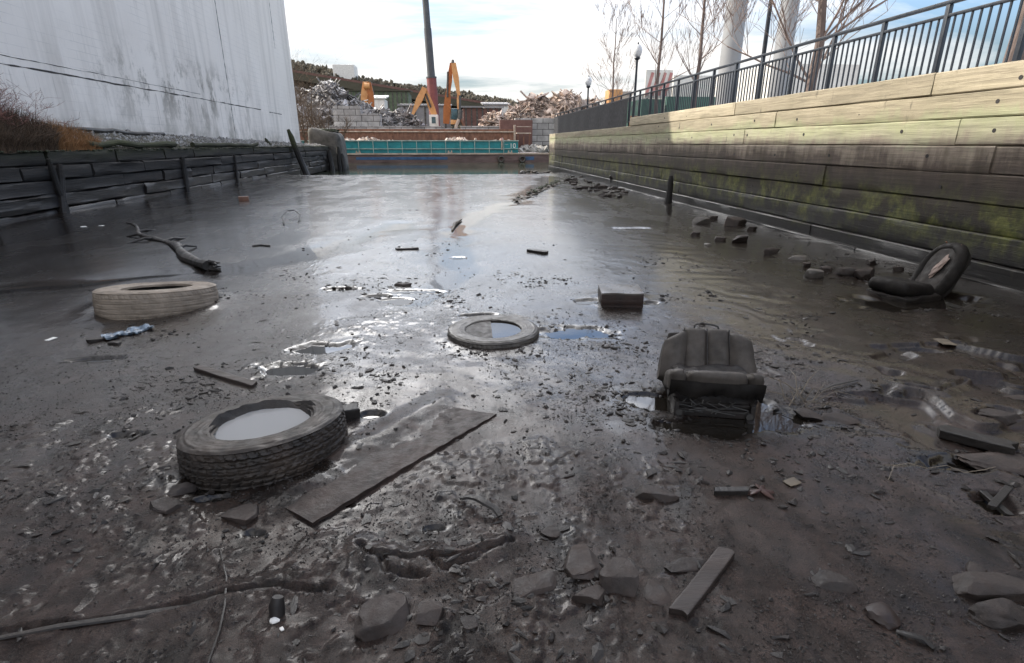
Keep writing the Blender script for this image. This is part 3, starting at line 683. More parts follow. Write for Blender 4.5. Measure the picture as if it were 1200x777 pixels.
# concrete stump and its pilings at the mouth of the channel
sx0, sx1 = atY(352, 180, 42)[0], atY(396, 180, 42)[0]
stp = thing('concrete_bulkhead', 'rounded stained concrete bulkhead stump at the far end of the crib wall', 'bulkhead', ((sx0 + sx1) / 2, 42.5, -.3))
ztop = atY(385, 152, 42)[1]
MB().rbox((2.2, 2.4, ztop + .5), .35, 18, lambda q, p: noisy2(np.stack([q[:, 0] * (1.06 - .10 * p[:, 2]), q[:, 1], q[:, 2] + .18 * q[:, 0] * (p[:, 2] > .3) * -1], 1)), Matrix.Translation(((sx0 + sx1) / 2 + .35, 43.4, (ztop - .5) / 2))).build('concrete_block', M['conc_dark'], stp)
MB().blob(((sx0 + sx1) / 2 + .2, 43.4, ztop - .06), (1.05, 1.1, .16), 9, .35, 2.5, 4).build('moss_cap', M['moss'], stp)
for i, (px, top) in enumerate(((349, 172), (356, 176), (372, 178), (379, 172), (386, 176), (396, 172), (401, 180))):
    X_, Zt = atY(px, top, 41.2 - (i > 2) * .3)
    post('piling', (X_ + .05, 41.2 - (i > 2) * .3, -.5), (X_ - .05, 41.3 - (i > 2) * .3, Zt), .19, 'dark rotten piling in front of the concrete bulkhead stump', 'piling', 'crib', i, 'pilings at the channel mouth')

# ------------------------------------------------------------------ white building
bl = thing('warehouse_building', 'tall windowless white warehouse with mould streaks and cracked painted wall', 'building', (XB - 10, 6, 1.2))
YB0, YB1, YT = -30.0, 38.0, 22.6
ROOF1, ROOF2 = 11.62, 15.5
MB().add([(XB, YB0, 1.2), (XB, YT, 1.2), (XB, YT, ROOF1), (XB, YB0, ROOF1), (XB - 22, YB0, 1.2), (XB - 22, YT, 1.2), (XB - 22, YT, ROOF1), (XB - 22, YB0, ROOF1)],
         [(0, 1, 2, 3), (5, 4, 7, 6), (4, 0, 3, 7), (1, 5, 6, 2), (3, 2, 6, 7), (1, 0, 4, 5)]).build('wall', M['white_wall'], bl, smooth=False)
MB().add([(XB, YT + .012, 1.2), (XB, YB1, 1.2), (XB, YB1, ROOF2), (XB, YT + .012, ROOF2), (XB - 22, YT + .012, 1.2), (XB - 22, YB1, 1.2), (XB - 22, YB1, ROOF2), (XB - 22, YT + .012, ROOF2)],
         [(0, 1, 2, 3), (5, 4, 7, 6), (4, 0, 3, 7), (1, 5, 6, 2), (3, 2, 6, 7), (1, 0, 4, 5)]).build('far_wall_added_top', M['white_wall'], bl, smooth=False)  # far wall; unseen extra height added to cast a taller shadow
MB().box((XB - 11, -3.9, ROOF1 + .06), (22.2, 52.6, .1)).build('roof', M['roof_felt'], bl, smooth=False)
MB().box((XB - 11, 30.3, ROOF2 + .06), (22.2, 15.6, .1)).build('added_top_roof', M['roof_felt'], bl, smooth=False)  # roof of the unseen height added for its shadow
def crackline(pts, w, name, seedn):
    """ragged dark gap: a thin ribbon 3 mm proud of the wall"""
    n = len(pts); V = []; Fc = []
    for i, (y, z, tx) in enumerate(pts):
        ww = w * (.25 + 1.3 * vnoise(np.array(i * .37), np.array(seedn * 1.0), seedn))
        dy, dz = tx
        V += [(XB + .003, y - dz * ww / 2, z - dy * ww / 2), (XB + .003, y + dz * ww / 2, z + dy * ww / 2)]
    Fc = [(2 * i, 2 * i + 2, 2 * i + 3, 2 * i + 1) for i in range(n - 1)]
    MB().add(V, Fc).build(name, M['sealant'], bl, smooth=False, merge=False)
yy = np.linspace(2, 31, 260); crackline([(y, 3.14 + .02 * (fbm(np.array(y * 1.2), np.array(1.), 4, 3) - .5) * 2, (1, 0)) for y in yy], .032, 'wall_crack', 3)
for a, b_, zc, sd in ((2, 9.0, 3.33, 4), (9.3, 13, 3.30, 5), (14, 24, 3.31, 6), (6, 9.6, 3.62, 7), (32.3, 34.6, 3.08, 8)):
    crackline([(y, zc + .015 * (fbm(np.array(y * 1.5), np.array(2.), 4, sd) - .5) * 2, (1, 0)) for y in np.linspace(a, b_, 120)], .014 if sd != 8 else .04, 'wall_crack', sd)
zz_ = np.linspace(1.6, ROOF1, 160)
crackline([(27.0 + .02 * (fbm(np.array(z * 1.2), np.array(1.), 3, 13) - .5), z, (0, 1)) for z in zz_], .05, 'wall_joint', 13)
crackline([(34.9 + .02 * (fbm(np.array(z * 1.2), np.array(1.), 3, 14) - .5), z, (0, 1)) for z in np.linspace(6.5, ROOF1 + 2, 120)], .06, 'wall_joint', 14)

# ------------------------------------------------------------------ vegetation helpers
TWIG = .0025
def branchy(mb, p, d, L, r, depth, spread=.55, n=4, tw=None, up=.25, seg=4):
    pts = [Vector(p)]; dd = Vector(d).normalized()
    for i in range(seg):
        dd = (dd + Vector((random.uniform(-1, 1), random.uniform(-1, 1), random.uniform(-1, 1) + up * .6)) * .13).normalized()
        pts.append(pts[-1] + dd * L / seg)
    mb.tube(pts, [max(TWIG, r * (1 - .55 * i / seg)) for i in range(seg + 1)], 7 if r > .04 else (5 if r > .012 else 3), cap=False)
    if depth == 0: return
    for k_ in range(n):
        i = random.randint(1, seg); q = pts[i]
        ax = Vector((random.uniform(-1, 1), random.uniform(-1, 1), random.uniform(-.2, .6))).normalized()
        nd_ = (dd * (1 - spread) + ax * spread + Vector((0, 0, up))).normalized()
        branchy(tw or mb, q, nd_, L * random.uniform(.5, .78), r * (1 - .55 * i / seg) * random.uniform(.45, .62), depth - 1, spread, n, tw, up, max(2, seg - 1))
def bare_tree(label, x, y, z, h, r, seed, group=None, tw=.003, reach=1.0, depth=4, n=5, clear=.3, spread=.55, m='bark', lean=(0, 0)):
    global TWIG
    TWIG = tw; random.seed(seed)
    t = thing('bare_tree', label, 'tree', (x, y, z), group=group)
    pts = [Vector((x + lean[0] * i / 8, y + lean[1] * i / 8, z + h * .8 * i / 8)) + Vector((random.uniform(-1, 1), random.uniform(-1, 1), 0)) * r * .35 for i in range(9)]
    MB().tube(pts, [r * (1.15 if i == 0 else 1 - .088 * i) for i in range(9)], 10).build('trunk', M['bark'], t)
    cr = MB()
    for i in range(int(9 * clear) , 9):
        for _ in range(3 if i < 8 else 4):
            a = random.uniform(0, 6.28); el = random.uniform(.35, 1.1)
            branchy(cr, pts[i], (math.cos(a) * math.cos(el), math.sin(a) * math.cos(el), math.sin(el)), reach * h * random.uniform(.2, .34) * (1.1 - .05 * i), min(.028, r * (1 - .085 * i) * .30), depth - 1, spread, n, None, .25)
    cr.build('crown', M[m], t, merge=False, smooth=False); TWIG = .0025
    return t
PZ = 1.94
bare_tree('bare brown tree behind the railing just right of the two pale poles', 7.6, 11.9, PZ, 7.6, .11, 3, tw=.004, depth=4, n=6, clear=.12, m='bark_pale')
bare_tree('bare tree with thick reddish trunk behind the nearest stretch of railing', 7.9, 7.75, PZ, 6.5, .14, 5, depth=4, n=4, clear=.5, lean=(.35, .1))
bare_tree('slender bare tree behind the railing beside the left pale pole', 7.8, 18.3, PZ, 6.8, .075, 8, tw=.0045, reach=.62, spread=.38, depth=4, n=3, clear=.25, m='bark_pale')
bare_tree('slender bare tree between the two clear globe lamps', 7.9, 28.5, PZ, 6.4, .06, 9, tw=.0055, reach=.62, spread=.38, depth=4, n=3, clear=.2, m='bark_pale')
bare_tree('tall wispy bare tree just right of the nearer clear globe lamp', 7.7, 21.6, PZ, 7.6, .07, 12, tw=.005, reach=.62, spread=.38, depth=4, n=3, clear=.25, m='bark_pale')
random.seed(77)
# bare scrub behind the white building's far corner
for i, (px, Y, h) in enumerate(((356, 50, 6.8), (366, 53, 5.4), (379, 56, 4.2), (391, 51, 2.6))):
    X_, _ = atY(px, 160, Y)
    t = thing('bare_shrub', ['tall bare brown thicket tree right against the white building corner', 'bare brown thicket tree second from the white building corner', 'bare brown thicket tree in front of the grey scrap', 'low bare scrub rising behind the concrete stump'][i], 'shrub', (X_, Y, 1.2), group='scrub behind the white building')
    st, cr = MB(), MB()
    for s in range(5):
        a = random.uniform(0, 6.28); b0 = (X_ + .5 * math.cos(a), Y + .5 * math.sin(a), 1.2)
        pts = [Vector(b0) + Vector((math.cos(a) * .9 * q / 5, math.sin(a) * .9 * q / 5, h * .75 * q / 5)) + Vector((random.uniform(-1, 1), random.uniform(-1, 1), 0)) * .06 for q in range(6)]
        st.tube(pts, [.055 * (1 - .13 * q) for q in range(6)], 5)
        for q in range(1, 6):
            for _ in range(4):
                w = random.uniform(0, 6.28); branchy(cr, pts[q], (math.cos(w), math.sin(w), random.uniform(.4, 1.3)), h * .24, .016, 2, .5, 3, None, .2, 3)
    st.build('stem', M['shrub'], t); cr.build('foliage', M['shrub'], t, merge=False, smooth=False)
structure(MB().box((-23, 45.5, .35), (26, 9, 2.0)).build('bank_ground', M['earth'], smooth=False))

# dry grass and dead shrub at the left edge
def tuft(name, label, cat, c, n, L, spreadr, m, width=.006, droop=.5, group=None):
    mb = MB()
    for i in range(n):
        a = random.uniform(0, 6.28); rr = spreadr * math.sqrt(random.random()); x, y = c[0] + rr * math.cos(a) * .5, c[1] + rr * math.sin(a) * 1.5
        x = min(max(x, XB + .05), XL - .05); z = bz(x, y); l = L * random.uniform(.5, 1.1); w = random.uniform(-1, 1); bend = random.uniform(.2, 1) * droop
        d = Vector((random.uniform(-.3, 1.0), random.uniform(-1, 1), 0)) * .6
        P = [Vector((x, y, z)) + d * bend * (s / 4) ** 1.6 * l + Vector((0, 0, l * (s / 4 - bend * .45 * (s / 4) ** 2.4))) for s in range(5)]
        mb.tube(P, [width * (1 - .22 * s) for s in range(5)], 3, cap=False)
    return tag(mb.build(name, M[m], smooth=False, merge=False), label, cat, group)
Yg = 14.5
tuft('dry_grass', 'orange brown clump of dry grass on the crib ledge', 'grass clump', (XL - .35, Yg + .2), 2600, .38, .75, 'dry_grass', .005, .9)
tuft('grass_mound', 'dark brown mound of dead grass at the left edge above the crib', 'grass clump', (XL - .40, Yg - 1.5), 4200, .62, .85, 'shrub', .007, 1.0)
t = thing('dead_shrub', 'dead reddish shrub leaning against the white wall at the left edge', 'shrub', (XL - .6, Yg - 1.2, 1.6))
st, cr = MB(), MB()
for s in range(11):
    b0 = (XL - .5 + random.uniform(-.3, .25), Yg - 1.4 + random.uniform(-.9, .7), 1.6)
    branchy(st, b0, (random.uniform(-.2, .35), random.uniform(-.4, .7), 1.1), random.uniform(.4, .75), .010, 3, .6, 4, cr, .02, 5)
st.build('stem', M['shrub'], t, merge=False); cr.build('twigs', M['twig_pink'], t, merge=False, smooth=False)

# ------------------------------------------------------------------ tyres
def tyre_profile(Ro, Ri, W, tread=22, thick=.018):
    """closed (r, z) loop of a hollow tyre casing lying on its side, z from 0 to W"""
    hw = W / 2; P = []
    for i in range(tread + 1):                        # tread, bottom shoulder to top shoulder
        t = -1 + 2 * i / tread; P.append((Ro - .012 * abs(t) ** 4, hw + t * hw * .80))
    sf = np.linspace(.985, .58, 26); side = [(f, float(np.interp(f, [.58, .66, .74, .82, .90, .955, .985], [.91, .955, .985, 1.0, .985, .93, .86])) + (.022 if (.60 < f < .625 or .70 < f < .712 or .86 < f < .90 or .93 < f < .94) else 0)) for f in sf]     # outer sidewall, fraction between
    up = [(Ri + (Ro - Ri) * (f - .58) / .42, hw + hw * z) for f, z in side]
    P += up
    P += [(Ri - .004, hw + hw * .84), (Ri, hw + hw * .76), (Ri + .02, hw + hw * .78)]
    inner = [(Ri + (Ro - Ri) * (f - .58) / .42 - .016, hw + (hw * z - thick)) for f, z in side[::-4]]
    P += inner + [(Ro - .03, hw + hw * .5), (Ro - .03, hw), (Ro - .03, hw - hw * .5)]
    P += [(r, 2 * hw - z) for r, z in inner[::-1]]
    P += [(Ri + .02, hw - hw * .78), (Ri, hw - hw * .76), (Ri - .004, hw - hw * .84)] + [(r, 2 * hw - z) for r, z in up[::-1]]
    return P
def tyre(name, label, loc, rot, Ro, Ri, W, m, lugs=72, seed=1, sag=0.0, group='old tyres in the mud', depth=.010, lugk=.45, caked=.004):
    t = 44; prof = tyre_profile(Ro, Ri, W, t); n = lugs * 8
    def fn(i, a, rr, zz):
        d = 0
        if i <= t:
            u = -1 + 2 * i / t
            g = 0
            for g0 in (-.62, -.22, .22, .62):
                g = max(g, 1 - min(1, abs(u - g0 + .025 * np.sign(np.sin(2)) ) / .075))
            zig = .5 + .5 * np.sign(np.sin(a * lugs + 2.2 * np.abs(u) * 3 + (0 if abs(u) < .4 else 1.6)) - .62)
            d = -depth * np.maximum(g, zig * (.7 if abs(u) > .6 else lugk * .4))
        caky = caked * 2 * (fbm(a * 6 + i * .13, np.full(n, i * .31), 4, seed) - .5) + caked * (fbm(a * 1.5 % 6.28, np.full(n, i * .1), 2, seed + 3) - .5)
        seam = np.minimum(1, np.minimum(a, 2 * np.pi - a) * 4)
        rr = rr + d + caky * seam
        # embossed rings on the sidewall
        zz = zz + caky * .7 * seam
        # worn casing sags on one side
        zz = zz - sag * W * (.5 + .5 * np.cos(a - 1.0)) * (zz / W)
        return rr, zz
    P = lathe(prof, n, fn)
    o = MB().grid(P, closed_u=True, closed_v=True).build(name, m, origin=(0, 0, 0), angle=50)
    o.location = loc; o.rotation_euler = rot; ORG[o.name] = tuple(loc)
    return tag(o, label, 'tyre', group)
TA = tyre('worn_tyre', 'dark truck tyre lying in the foreground mud with pale sky water in its centre', (TYRE_A[0] + .01, TYRE_A[1] + .13, -.055), (R(-7.5), R(-2.0), .3), .405, .25, .205, M['rubber'], 50, 2, depth=.012, caked=.005, lugk=1.2)
TB = tyre('worn_tyre', 'pale silt caked truck tyre half sunk on the left of the mud flat', (TYRE_B[0], TYRE_B[1] + .02, -.085), (R(-2.5), R(7.5), 1.2), .52, .30, .27, M['rubber_pale'], 64, 4, depth=.004, caked=.003)
TC = tyre('worn_tyre', 'flat sunken grey tyre at mid flat with blue water in its centre', (TYRE_C[0], TYRE_C[1] - .03, -.158), (R(0), R(0), .5), .385, .235, .215, M['rubber_grey'], 60, 6, depth=.004)
def disc(name, c, r, z, m, seed, wob=.03, a0=0, a1=6.2832, bottom=-.2):
    n = 64; P = [(c[0] + (r + wob * (vnoise(np.array(math.cos(a) * 2 + 5), np.array(math.sin(a) * 2 + 5), seed) - .5)) * math.cos(a), c[1] + (r + wob * (vnoise(np.array(math.cos(a) * 2 + 5), np.array(math.sin(a) * 2 + 5), seed) - .5)) * math.sin(a)) for a in np.linspace(a0, a1, n, endpoint=abs(a1 - a0) < 6.28)]
    return structure(MB().prism(P, bottom, z).build(name, m, smooth=False))
def mudring(c, r0, r1, z0, z1, seed, m='mud'):
    """silt packed inside a tyre, sloping from the casing to the waterline"""
    a = np.linspace(0, 2 * np.pi, 96, endpoint=False); rs = np.linspace(r0, r1, 14); P = np.zeros((14, 96, 3))
    for i, r in enumerate(rs):
        s = i / 13; nn = fbm(np.cos(a) * 3 + i * .22 + seed, np.sin(a) * 3, 4, seed)
        P[i, :, 0] = c[0] + r * np.cos(a); P[i, :, 1] = c[1] + r * np.sin(a); P[i, :, 2] = z0 + (z1 - z0) * s ** 1.5 + .06 * (nn - .5)
    return P
zA = .100
disc('tyre_water', (TYRE_A[0] + .006, TYRE_A[1] + .13), .285, zA, M['sky_toned'], 3)
structure(MB().grid(mudring((TYRE_A[0] + .006, TYRE_A[1] + .13), .17, .275, zA - .045, zA + .035, 2), closed_v=True).build('silt', M['clod']))
disc('tyre_water', (TYRE_C[0], TYRE_C[1]), .30, .034, M['puddle'], 5)
disc('tyre_silt', (TYRE_B[0], TYRE_B[1] + .02), .40, .05, M['mud'], 8)
# dark reflection in the middle tyre's left half, put in as a flat slab
xs_ = TYRE_C[0] - .02
pl = [(xs_, TYRE_C[1] - .22), (xs_ + .012, TYRE_C[1] + .22)] + [(TYRE_C[0] + .255 * math.cos(a), TYRE_C[1] + .255 * math.sin(a)) for a in np.linspace(1.75, 4.55, 18)]
tag(MB().prism(pl, -.05, .040).build('reflection_slab', M['clod'], smooth=False), 'added dark slab standing in for the reflection in the left half of the flat tyre', 'slab')

# ------------------------------------------------------------------ wooden box with pale lid
hx = .205
bx = thing('wooden_box', 'square brown box with a pale grey top standing in a blue puddle', 'box', (BOX_A[0] - .02, BOX_A[1] - .10, -.06), (0, 0, R(-9)))
def lbox(mb, c, s): return mb.box(c, s)
MB().box((0, 0, .085), (.404, .364, .20)).build('side', M['box_side'], bx, local=True, bevel=.006)
MB().rbox((.408, .368, .022), .006, 12, lambda q, p: q + np.array([0, 0, .004]) * np.sin(q[:, :1] * 19) * np.cos(q[:, 1:2] * 14), Matrix.Translation((0, 0, .192))).build('lid', M['box_top'], bx, local=True)
for zz in (.05, .115): MB().box((0, -.184, zz), (.39, .012, .045)).build('slat', M['box_side'], bx, local=True, bevel=.003)

# ------------------------------------------------------------------ car seat facing the camera
def noisy(q, amp, fr, seed):
    return q + amp * 2 * np.stack([fbm(q[:, 0] * fr + q[:, 2] * fr * .7 + k, q[:, 1] * fr + q[:, 2] * fr + k * 3, 3, seed + k) - .5 for k in range(3)], 1)
sx, sy = at(838, 488)
cs = thing('discarded_car_seat', 'mud soaked car seat facing the camera with channelled backrest and dark torn base', 'car seat', (sx, sy + .02, -.035), (0, 0, R(-15)))
cs.scale = (.89, .89, .89)
TB_ = Matrix.Translation((0, .36, .10)) @ Matrix.Rotation(R(-34), 4, 'X') @ Matrix.Diagonal((1.2, 1, 1, 1))       # backrest frame: z runs up the back
def chan(w0, w1, x0, x1, h, topdrop=0.0, puff=.05):
    """one upholstered channel; w: half widths bottom/top, x: centre bottom/top"""
    def fn(q, p):
        t = (q[:, 2] / h + .5); w = w0 + (w1 - w0) * t; c = x0 + (x1 - x0) * t
        X = c + p[:, 0] * w * np.where(np.abs(p[:, 0]) > .98, 1, 1)
        Y = q[:, 1] - puff * (1 - p[:, 0] ** 2) * (p[:, 1] < 0) * (1 - .3 * t)
        Z = q[:, 2] - topdrop * np.clip(t - .6, 0, 1) * (p[:, 0] * np.sign(c + 1e-6) * .5 + .5) * 2
        return noisy(np.stack([X, Y, Z + h / 2], 1), .006, 7, 31)
    return fn
bk_ = MB().rbox((.24, .13, .40), .045, 14, chan(.068, .066, -.068, -.064, .40, 0, .022), TB_).build('backrest', M['fabric'], cs, local=True)
MB().rbox((.24, .13, .40), .045, 14, chan(.068, .066, .068, .064, .40, 0, .022), TB_).build('backrest', M['fabric'], cs, local=True)
MB().rbox((.2, .17, .38), .06, 14, chan(.072, .062, -.205, -.178, .385, .10, .035), TB_).build('bolster', M['fabric'], cs, local=True)
MB().rbox((.2, .17, .38), .06, 14, chan(.078, .062, .205, .190, .385, .07, .035), TB_).build('bolster', M['fabric'], cs, local=True)
MB().rbox((.50, .06, .40), .05, 10, lambda q, p: np.stack([q[:, 0] * (1 - .14 * (q[:, 2] / .4 + .5)), q[:, 1] + .07, q[:, 2] + .19], 1), TB_).build('back_shell', M['fabric_dark'], cs, local=True)
for xx in (-.136, .0, .134):
    pts = [TB_ @ Vector((xx * (1 - .05 * i / 9), -.066 if xx else -.074, .03 + .36 * i / 9)) for i in range(10)]
    MB().tube(pts, .0045, 6).build('seam', M['black_iron'], cs, local=True)
hp = [TB_ @ Vector(p) for p in ((-.065, .01, .385), (-.063, .0, .43), (-.05, -.005, .442), (-.02, -.005, .445), (0, -.004, .446), (.05, -.003, .44), (.075, 0, .43), (.085, .005, .385))]
hb = MB().tube(hp, .0065, 7).build('headrest_bracket', M['black_iron'], cs, local=True)
MB().blob(hp[3] + Vector((.0, 0, .004)), (.014, .011, .01), 4, .2, 2, 2).build('clip', M['black_iron'], hb, local=True)
# cushion: lip high at the front, sagging to the rear
def cush(q, p):
    t = q[:, 1] / .42 + .5                        # 0 front .. 1 rear
    z = q[:, 2] - .17 * t + .02 * np.cos(q[:, 0] / .57 * 3.1) * (p[:, 2] > 0) * (1 - t) - .012 * (np.abs(np.abs(q[:, 0]) - .20) < .018)
    y = q[:, 1] - .02 * np.cos(q[:, 0] / .57 * 3.1)
    return noisy(np.stack([q[:, 0] * (1 - .03 * t), y, z], 1), .008, 6, 51)
MB().rbox((.40, .42, .15), .065, 16, cush, Matrix.Translation((0, .21, .265))).build('seat_cushion', M['fabric'], cs, local=True)
for s in (-1, 1):
    MB().rbox((.11, .42, .16), .05, 12, lambda q, p: cush(q + np.array([.245 * s, .008, .004]), p), Matrix.Translation((0, .21, .263))).build('cushion_bolster', M['fabric'], cs, local=True)
# sagging cover under the lip, ragged at its edge
n = 90; P = np.zeros((n, 9, 3)); xx = np.linspace(-.295, .295, n)
for j in range(9):
    s = j / 8; hang = .035 + .11 * fbm(xx * 11, xx * 0 + 1, 5, 8, .7) + .05 * sst(.20, .28, np.abs(xx)) * fbm(xx * 20, xx * 0 + 2, 3, 9)
    P[:, j, 0] = xx; P[:, j, 1] = -.012 + .014 * np.sin(xx * 23 + 2 * s) * s + .03 * s * (xx / .295) ** 4 - .012 * np.sin(s * 3.1) - .012 * np.cos(xx * 5.4); P[:, j, 2] = .275 - hang * s
P2 = P.copy(); P2[..., 1] += .008
MB().grid(P).grid(P2[:, ::-1]).build('torn_cover', M['seat_black'], cs, local=True)
fr = MB().box((0, .02, .045), (.50, .03, .05)).box((0, .40, .02), (.50, .03, .05)).box((-.24, .2, .05), (.03, .42, .14)).box((.24, .2, .05), (.03, .42, .14)).box((0, .20, .10), (.48, .36, .02))
fr.build('seat_frame', M['black_iron'], cs, local=True, bevel=.004)
MB().rbox((.53, .36, .27), .05, 16, lambda q, p: noisy(noisy(q, .03, 6, 15), .014, 22, 16), Matrix.Translation((0, .215, .11))).build('seat_base', M['black_iron'], cs, local=True)
for s in (-1, 1):
    MB().box((.225 * s, .18, .005), (.045, .46, .04)).build('seat_rail', M['black_iron'], cs, local=True, bevel=.004)
    MB().tube([(.222 * s, -.012, .045), (.222 * s, .012, .045)], [.022, .024], 14).build('roller', M['cyl'], cs, local=True)
sp = MB()
for i in range(9):
    x0 = random.uniform(-.2, .2); sp.tube([(x0 + .03 * q * random.uniform(-1, 1), .0 + .01 * math.sin(q * 2 + i), .14 - .018 * q) for q in range(6)], .0035, 5)
sp.build('spring_wire', M['cyl'], cs, local=True)

# ------------------------------------------------------------------ second seat, on its side by the right wall
ex, ey = at(1082, 352)
s2 = thing('discarded_car_seat', 'dark seat sunk sideways by the right wall with torn oval backrest', 'car seat', (ex, ey + .25, -.03), (0, 0, R(12)))
def soft(q, p): return noisy(q, .012, 5, 71)
MB().rbox((.46, .44, .15), .07, 14, soft, Matrix.Translation((-.08, 0, .115)) @ Matrix.Rotation(R(7), 4, 'Y')).build('seat_cushion', M['seat_black'], s2, local=True)
MB().rbox((.50, .48, .10), .03, 10, lambda q, p: noisy(q, .02, 7, 72), Matrix.Translation((-.03, -.01, .02))).build('seat_base', M['clod'], s2, local=True)
BT = Matrix.Translation((.22, -.02, -.03)) @ Matrix.Rotation(R(30), 4, 'Y') @ Matrix.Rotation(R(-22), 4, 'Z')
a = np.linspace(0, 2 * np.pi, 72, endpoint=False); Pr = []
for u in a:                                            # padded oval rim
    cx, cz = .235 * np.sign(np.cos(u)) * abs(np.cos(u)) ** .8, .31 + .30 * np.sign(np.sin(u)) * abs(np.sin(u)) ** .85
    Pr.append(BT @ Vector((0, cx, cz)))
Pr.append(Pr[0])
MB().tube(Pr, .052, 12, cap=False, flat=1.15).build('backrest_rim', M['seat_black'], s2, local=True)
MB().rbox((.05, .45, .58), .03, 14, lambda q, p: noisy(np.stack([q[:, 0] + .02 * (p[:, 1] ** 2), q[:, 1] * np.sqrt(np.clip(1.02 - (q[:, 2] / .31) ** 4, .05, 1)), q[:, 2] + .31], 1), .008, 6, 75), BT @ Matrix.Translation((-.022, 0, 0))).build('backrest', M['fabric_dark'], s2, local=True)
MB().rbox((.10, .46, .58), .04, 10, lambda q, p: noisy(np.stack([q[:, 0] + .055, q[:, 1] * np.sqrt(np.clip(1.02 - (q[:, 2] / .31) ** 4, .05, 1)), q[:, 2] + .31], 1), .012, 6, 76), BT).build('back_shell', M['black_iron'], s2, local=True)
MB().blob(BT @ Vector((-.056, -.06, .36)), (.012, .05, .13), 6, .5, 2.5, 3, rot=np.array((BT.to_3x3() @ Matrix.Rotation(R(22), 3, 'X')))).build('torn_patch', M['fabric_torn'], s2, local=True)
for q in ((.02, .10, .58), (.03, -.12, .54)):
    b0 = BT @ Vector(q); MB().tube([b0, b0 + Vector((.005, 0, .07)), b0 + Vector((-.02, .01, .10))], .006, 6).build('bracket_pin', M['rust'], s2, local=True)

# ------------------------------------------------------------------ boards, logs and litter
def plank_between(name, label, cat, p0, p1, w, th, m, seed, z0=None, z1=None, sink=.3, group=None, ragged=.01):
    a = Vector((*p0, (mh(*p0) if z0 is None else z0) + th * (.5 - sink))); b_ = Vector((*p1, (mh(*p1) if z1 is None else z1) + th * (.5 - sink)))
    L = (b_ - a).length; d = (b_ - a).normalized(); xf = Matrix.Translation((a + b_) / 2) @ d.to_track_quat('X', 'Z').to_matrix().to_4x4()
    mb = MB().rbox((L, w, th), min(th, w) * .12, 16, lambda q, p: noisy(np.stack([q[:, 0] + ragged * np.sin(q[:, 1] * 70 + seed) * (np.abs(p[:, 0]) > .9), q[:, 1], q[:, 2]], 1), .004, 5, seed), xf)
    return tag(mb.build(name, M[m] if isinstance(m, str) else m), label, cat, group)
# plywood sheet half swallowed by silt: its lower long edge stands proud
c0, c1, c2, c3 = [Vector((*at(*p), 0)) for p in ((367, 617), (582, 487), (519, 476), (312, 586))]
c2 = c1 + (c2 - c1).normalized() * .36; c3 = c0 + (c3 - c0).normalized() * .36
n, m_ = 60, 18; P = np.zeros((n, m_, 3)); Q = np.zeros((n, m_, 3))
for i in range(n):
    for j in range(m_):
        s, t_ = i / (n - 1), j / (m_ - 1); v = (c0 * (1 - s) + c1 * s) * (1 - t_) + (c3 * (1 - s) + c2 * s) * t_
        z = .019 - .004 * s - .010 * t_ + .005 * math.sin(s * 4 + t_ * 3) + .005 * float(fbm(np.array(v.x * 8), np.array(v.y * 8), 3, 88) - .5); e = .004 * math.sin(i * 1.1) * (j in (0, m_ - 1))
        P[i, j] = (v.x, v.y + e, z); Q[i, j] = (v.x, v.y + e, z - .022)
ply = MB().grid(P).grid(Q[:, ::-1])
ply.grid(np.stack([P[:, 0], Q[:, 0]], 1)[:, ::-1]).grid(np.stack([P[:, -1], Q[:, -1]], 1)).grid(np.stack([P[0], Q[0]], 1)).grid(np.stack([P[-1], Q[-1]], 1)[:, ::-1])
M['board_mud'] = simple('silt coated plywood', (.014, .0092, .0074), (.052, .035, .029), 9, (.42, .7), .8, 34, .010, spec=.35)
tag(ply.build('plywood_sheet', M['board_mud'], angle=30), 'long mud coated plywood sheet lying beside the foreground tyre', 'plywood')
plank_between('plank', 'narrow dark plank lying above the foreground tyre', 'plank', at(231, 432), at(298, 452), .06, .03, 'wood_wet', 3)
plank_between('plank', 'short narrow grey plank beside the stones at lower right', 'plank', at(852, 648), at(795, 722), .062, .03, 'wood_wet', 4, sink=.3)
plank_between('plank', 'rotten black plank jutting from the mud bank at the right edge', 'plank', at(1100, 508), at(1185, 535), .10, .05, 'wood_dark', 5, sink=.1)
plank_between('timber_block', 'small dark wooden block touching the right side of the foreground tyre', 'wood block', at(398, 492), at(420, 486), .09, .07, 'wood_dark', 6, sink=.1)
plank_between('timber_slab', 'thin tilted slab of wood right of the stone cluster and left of the red leaf', 'wood slab', at(836, 578), at(876, 578), .035, .03, 'wood_dark', 7, sink=.1)
plank_between('plank', 'dark flat plank fragment behind the car seat in the mid flat', 'plank', at(620, 294), at(641, 297), .10, .04, 'wood_dark', 8, sink=.1)
plank_between('plank', 'thin dark stick of board on the slick flat left of the rill', 'plank', at(464, 293), at(490, 292), .06, .03, 'wood_dark', 9, sink=.1)
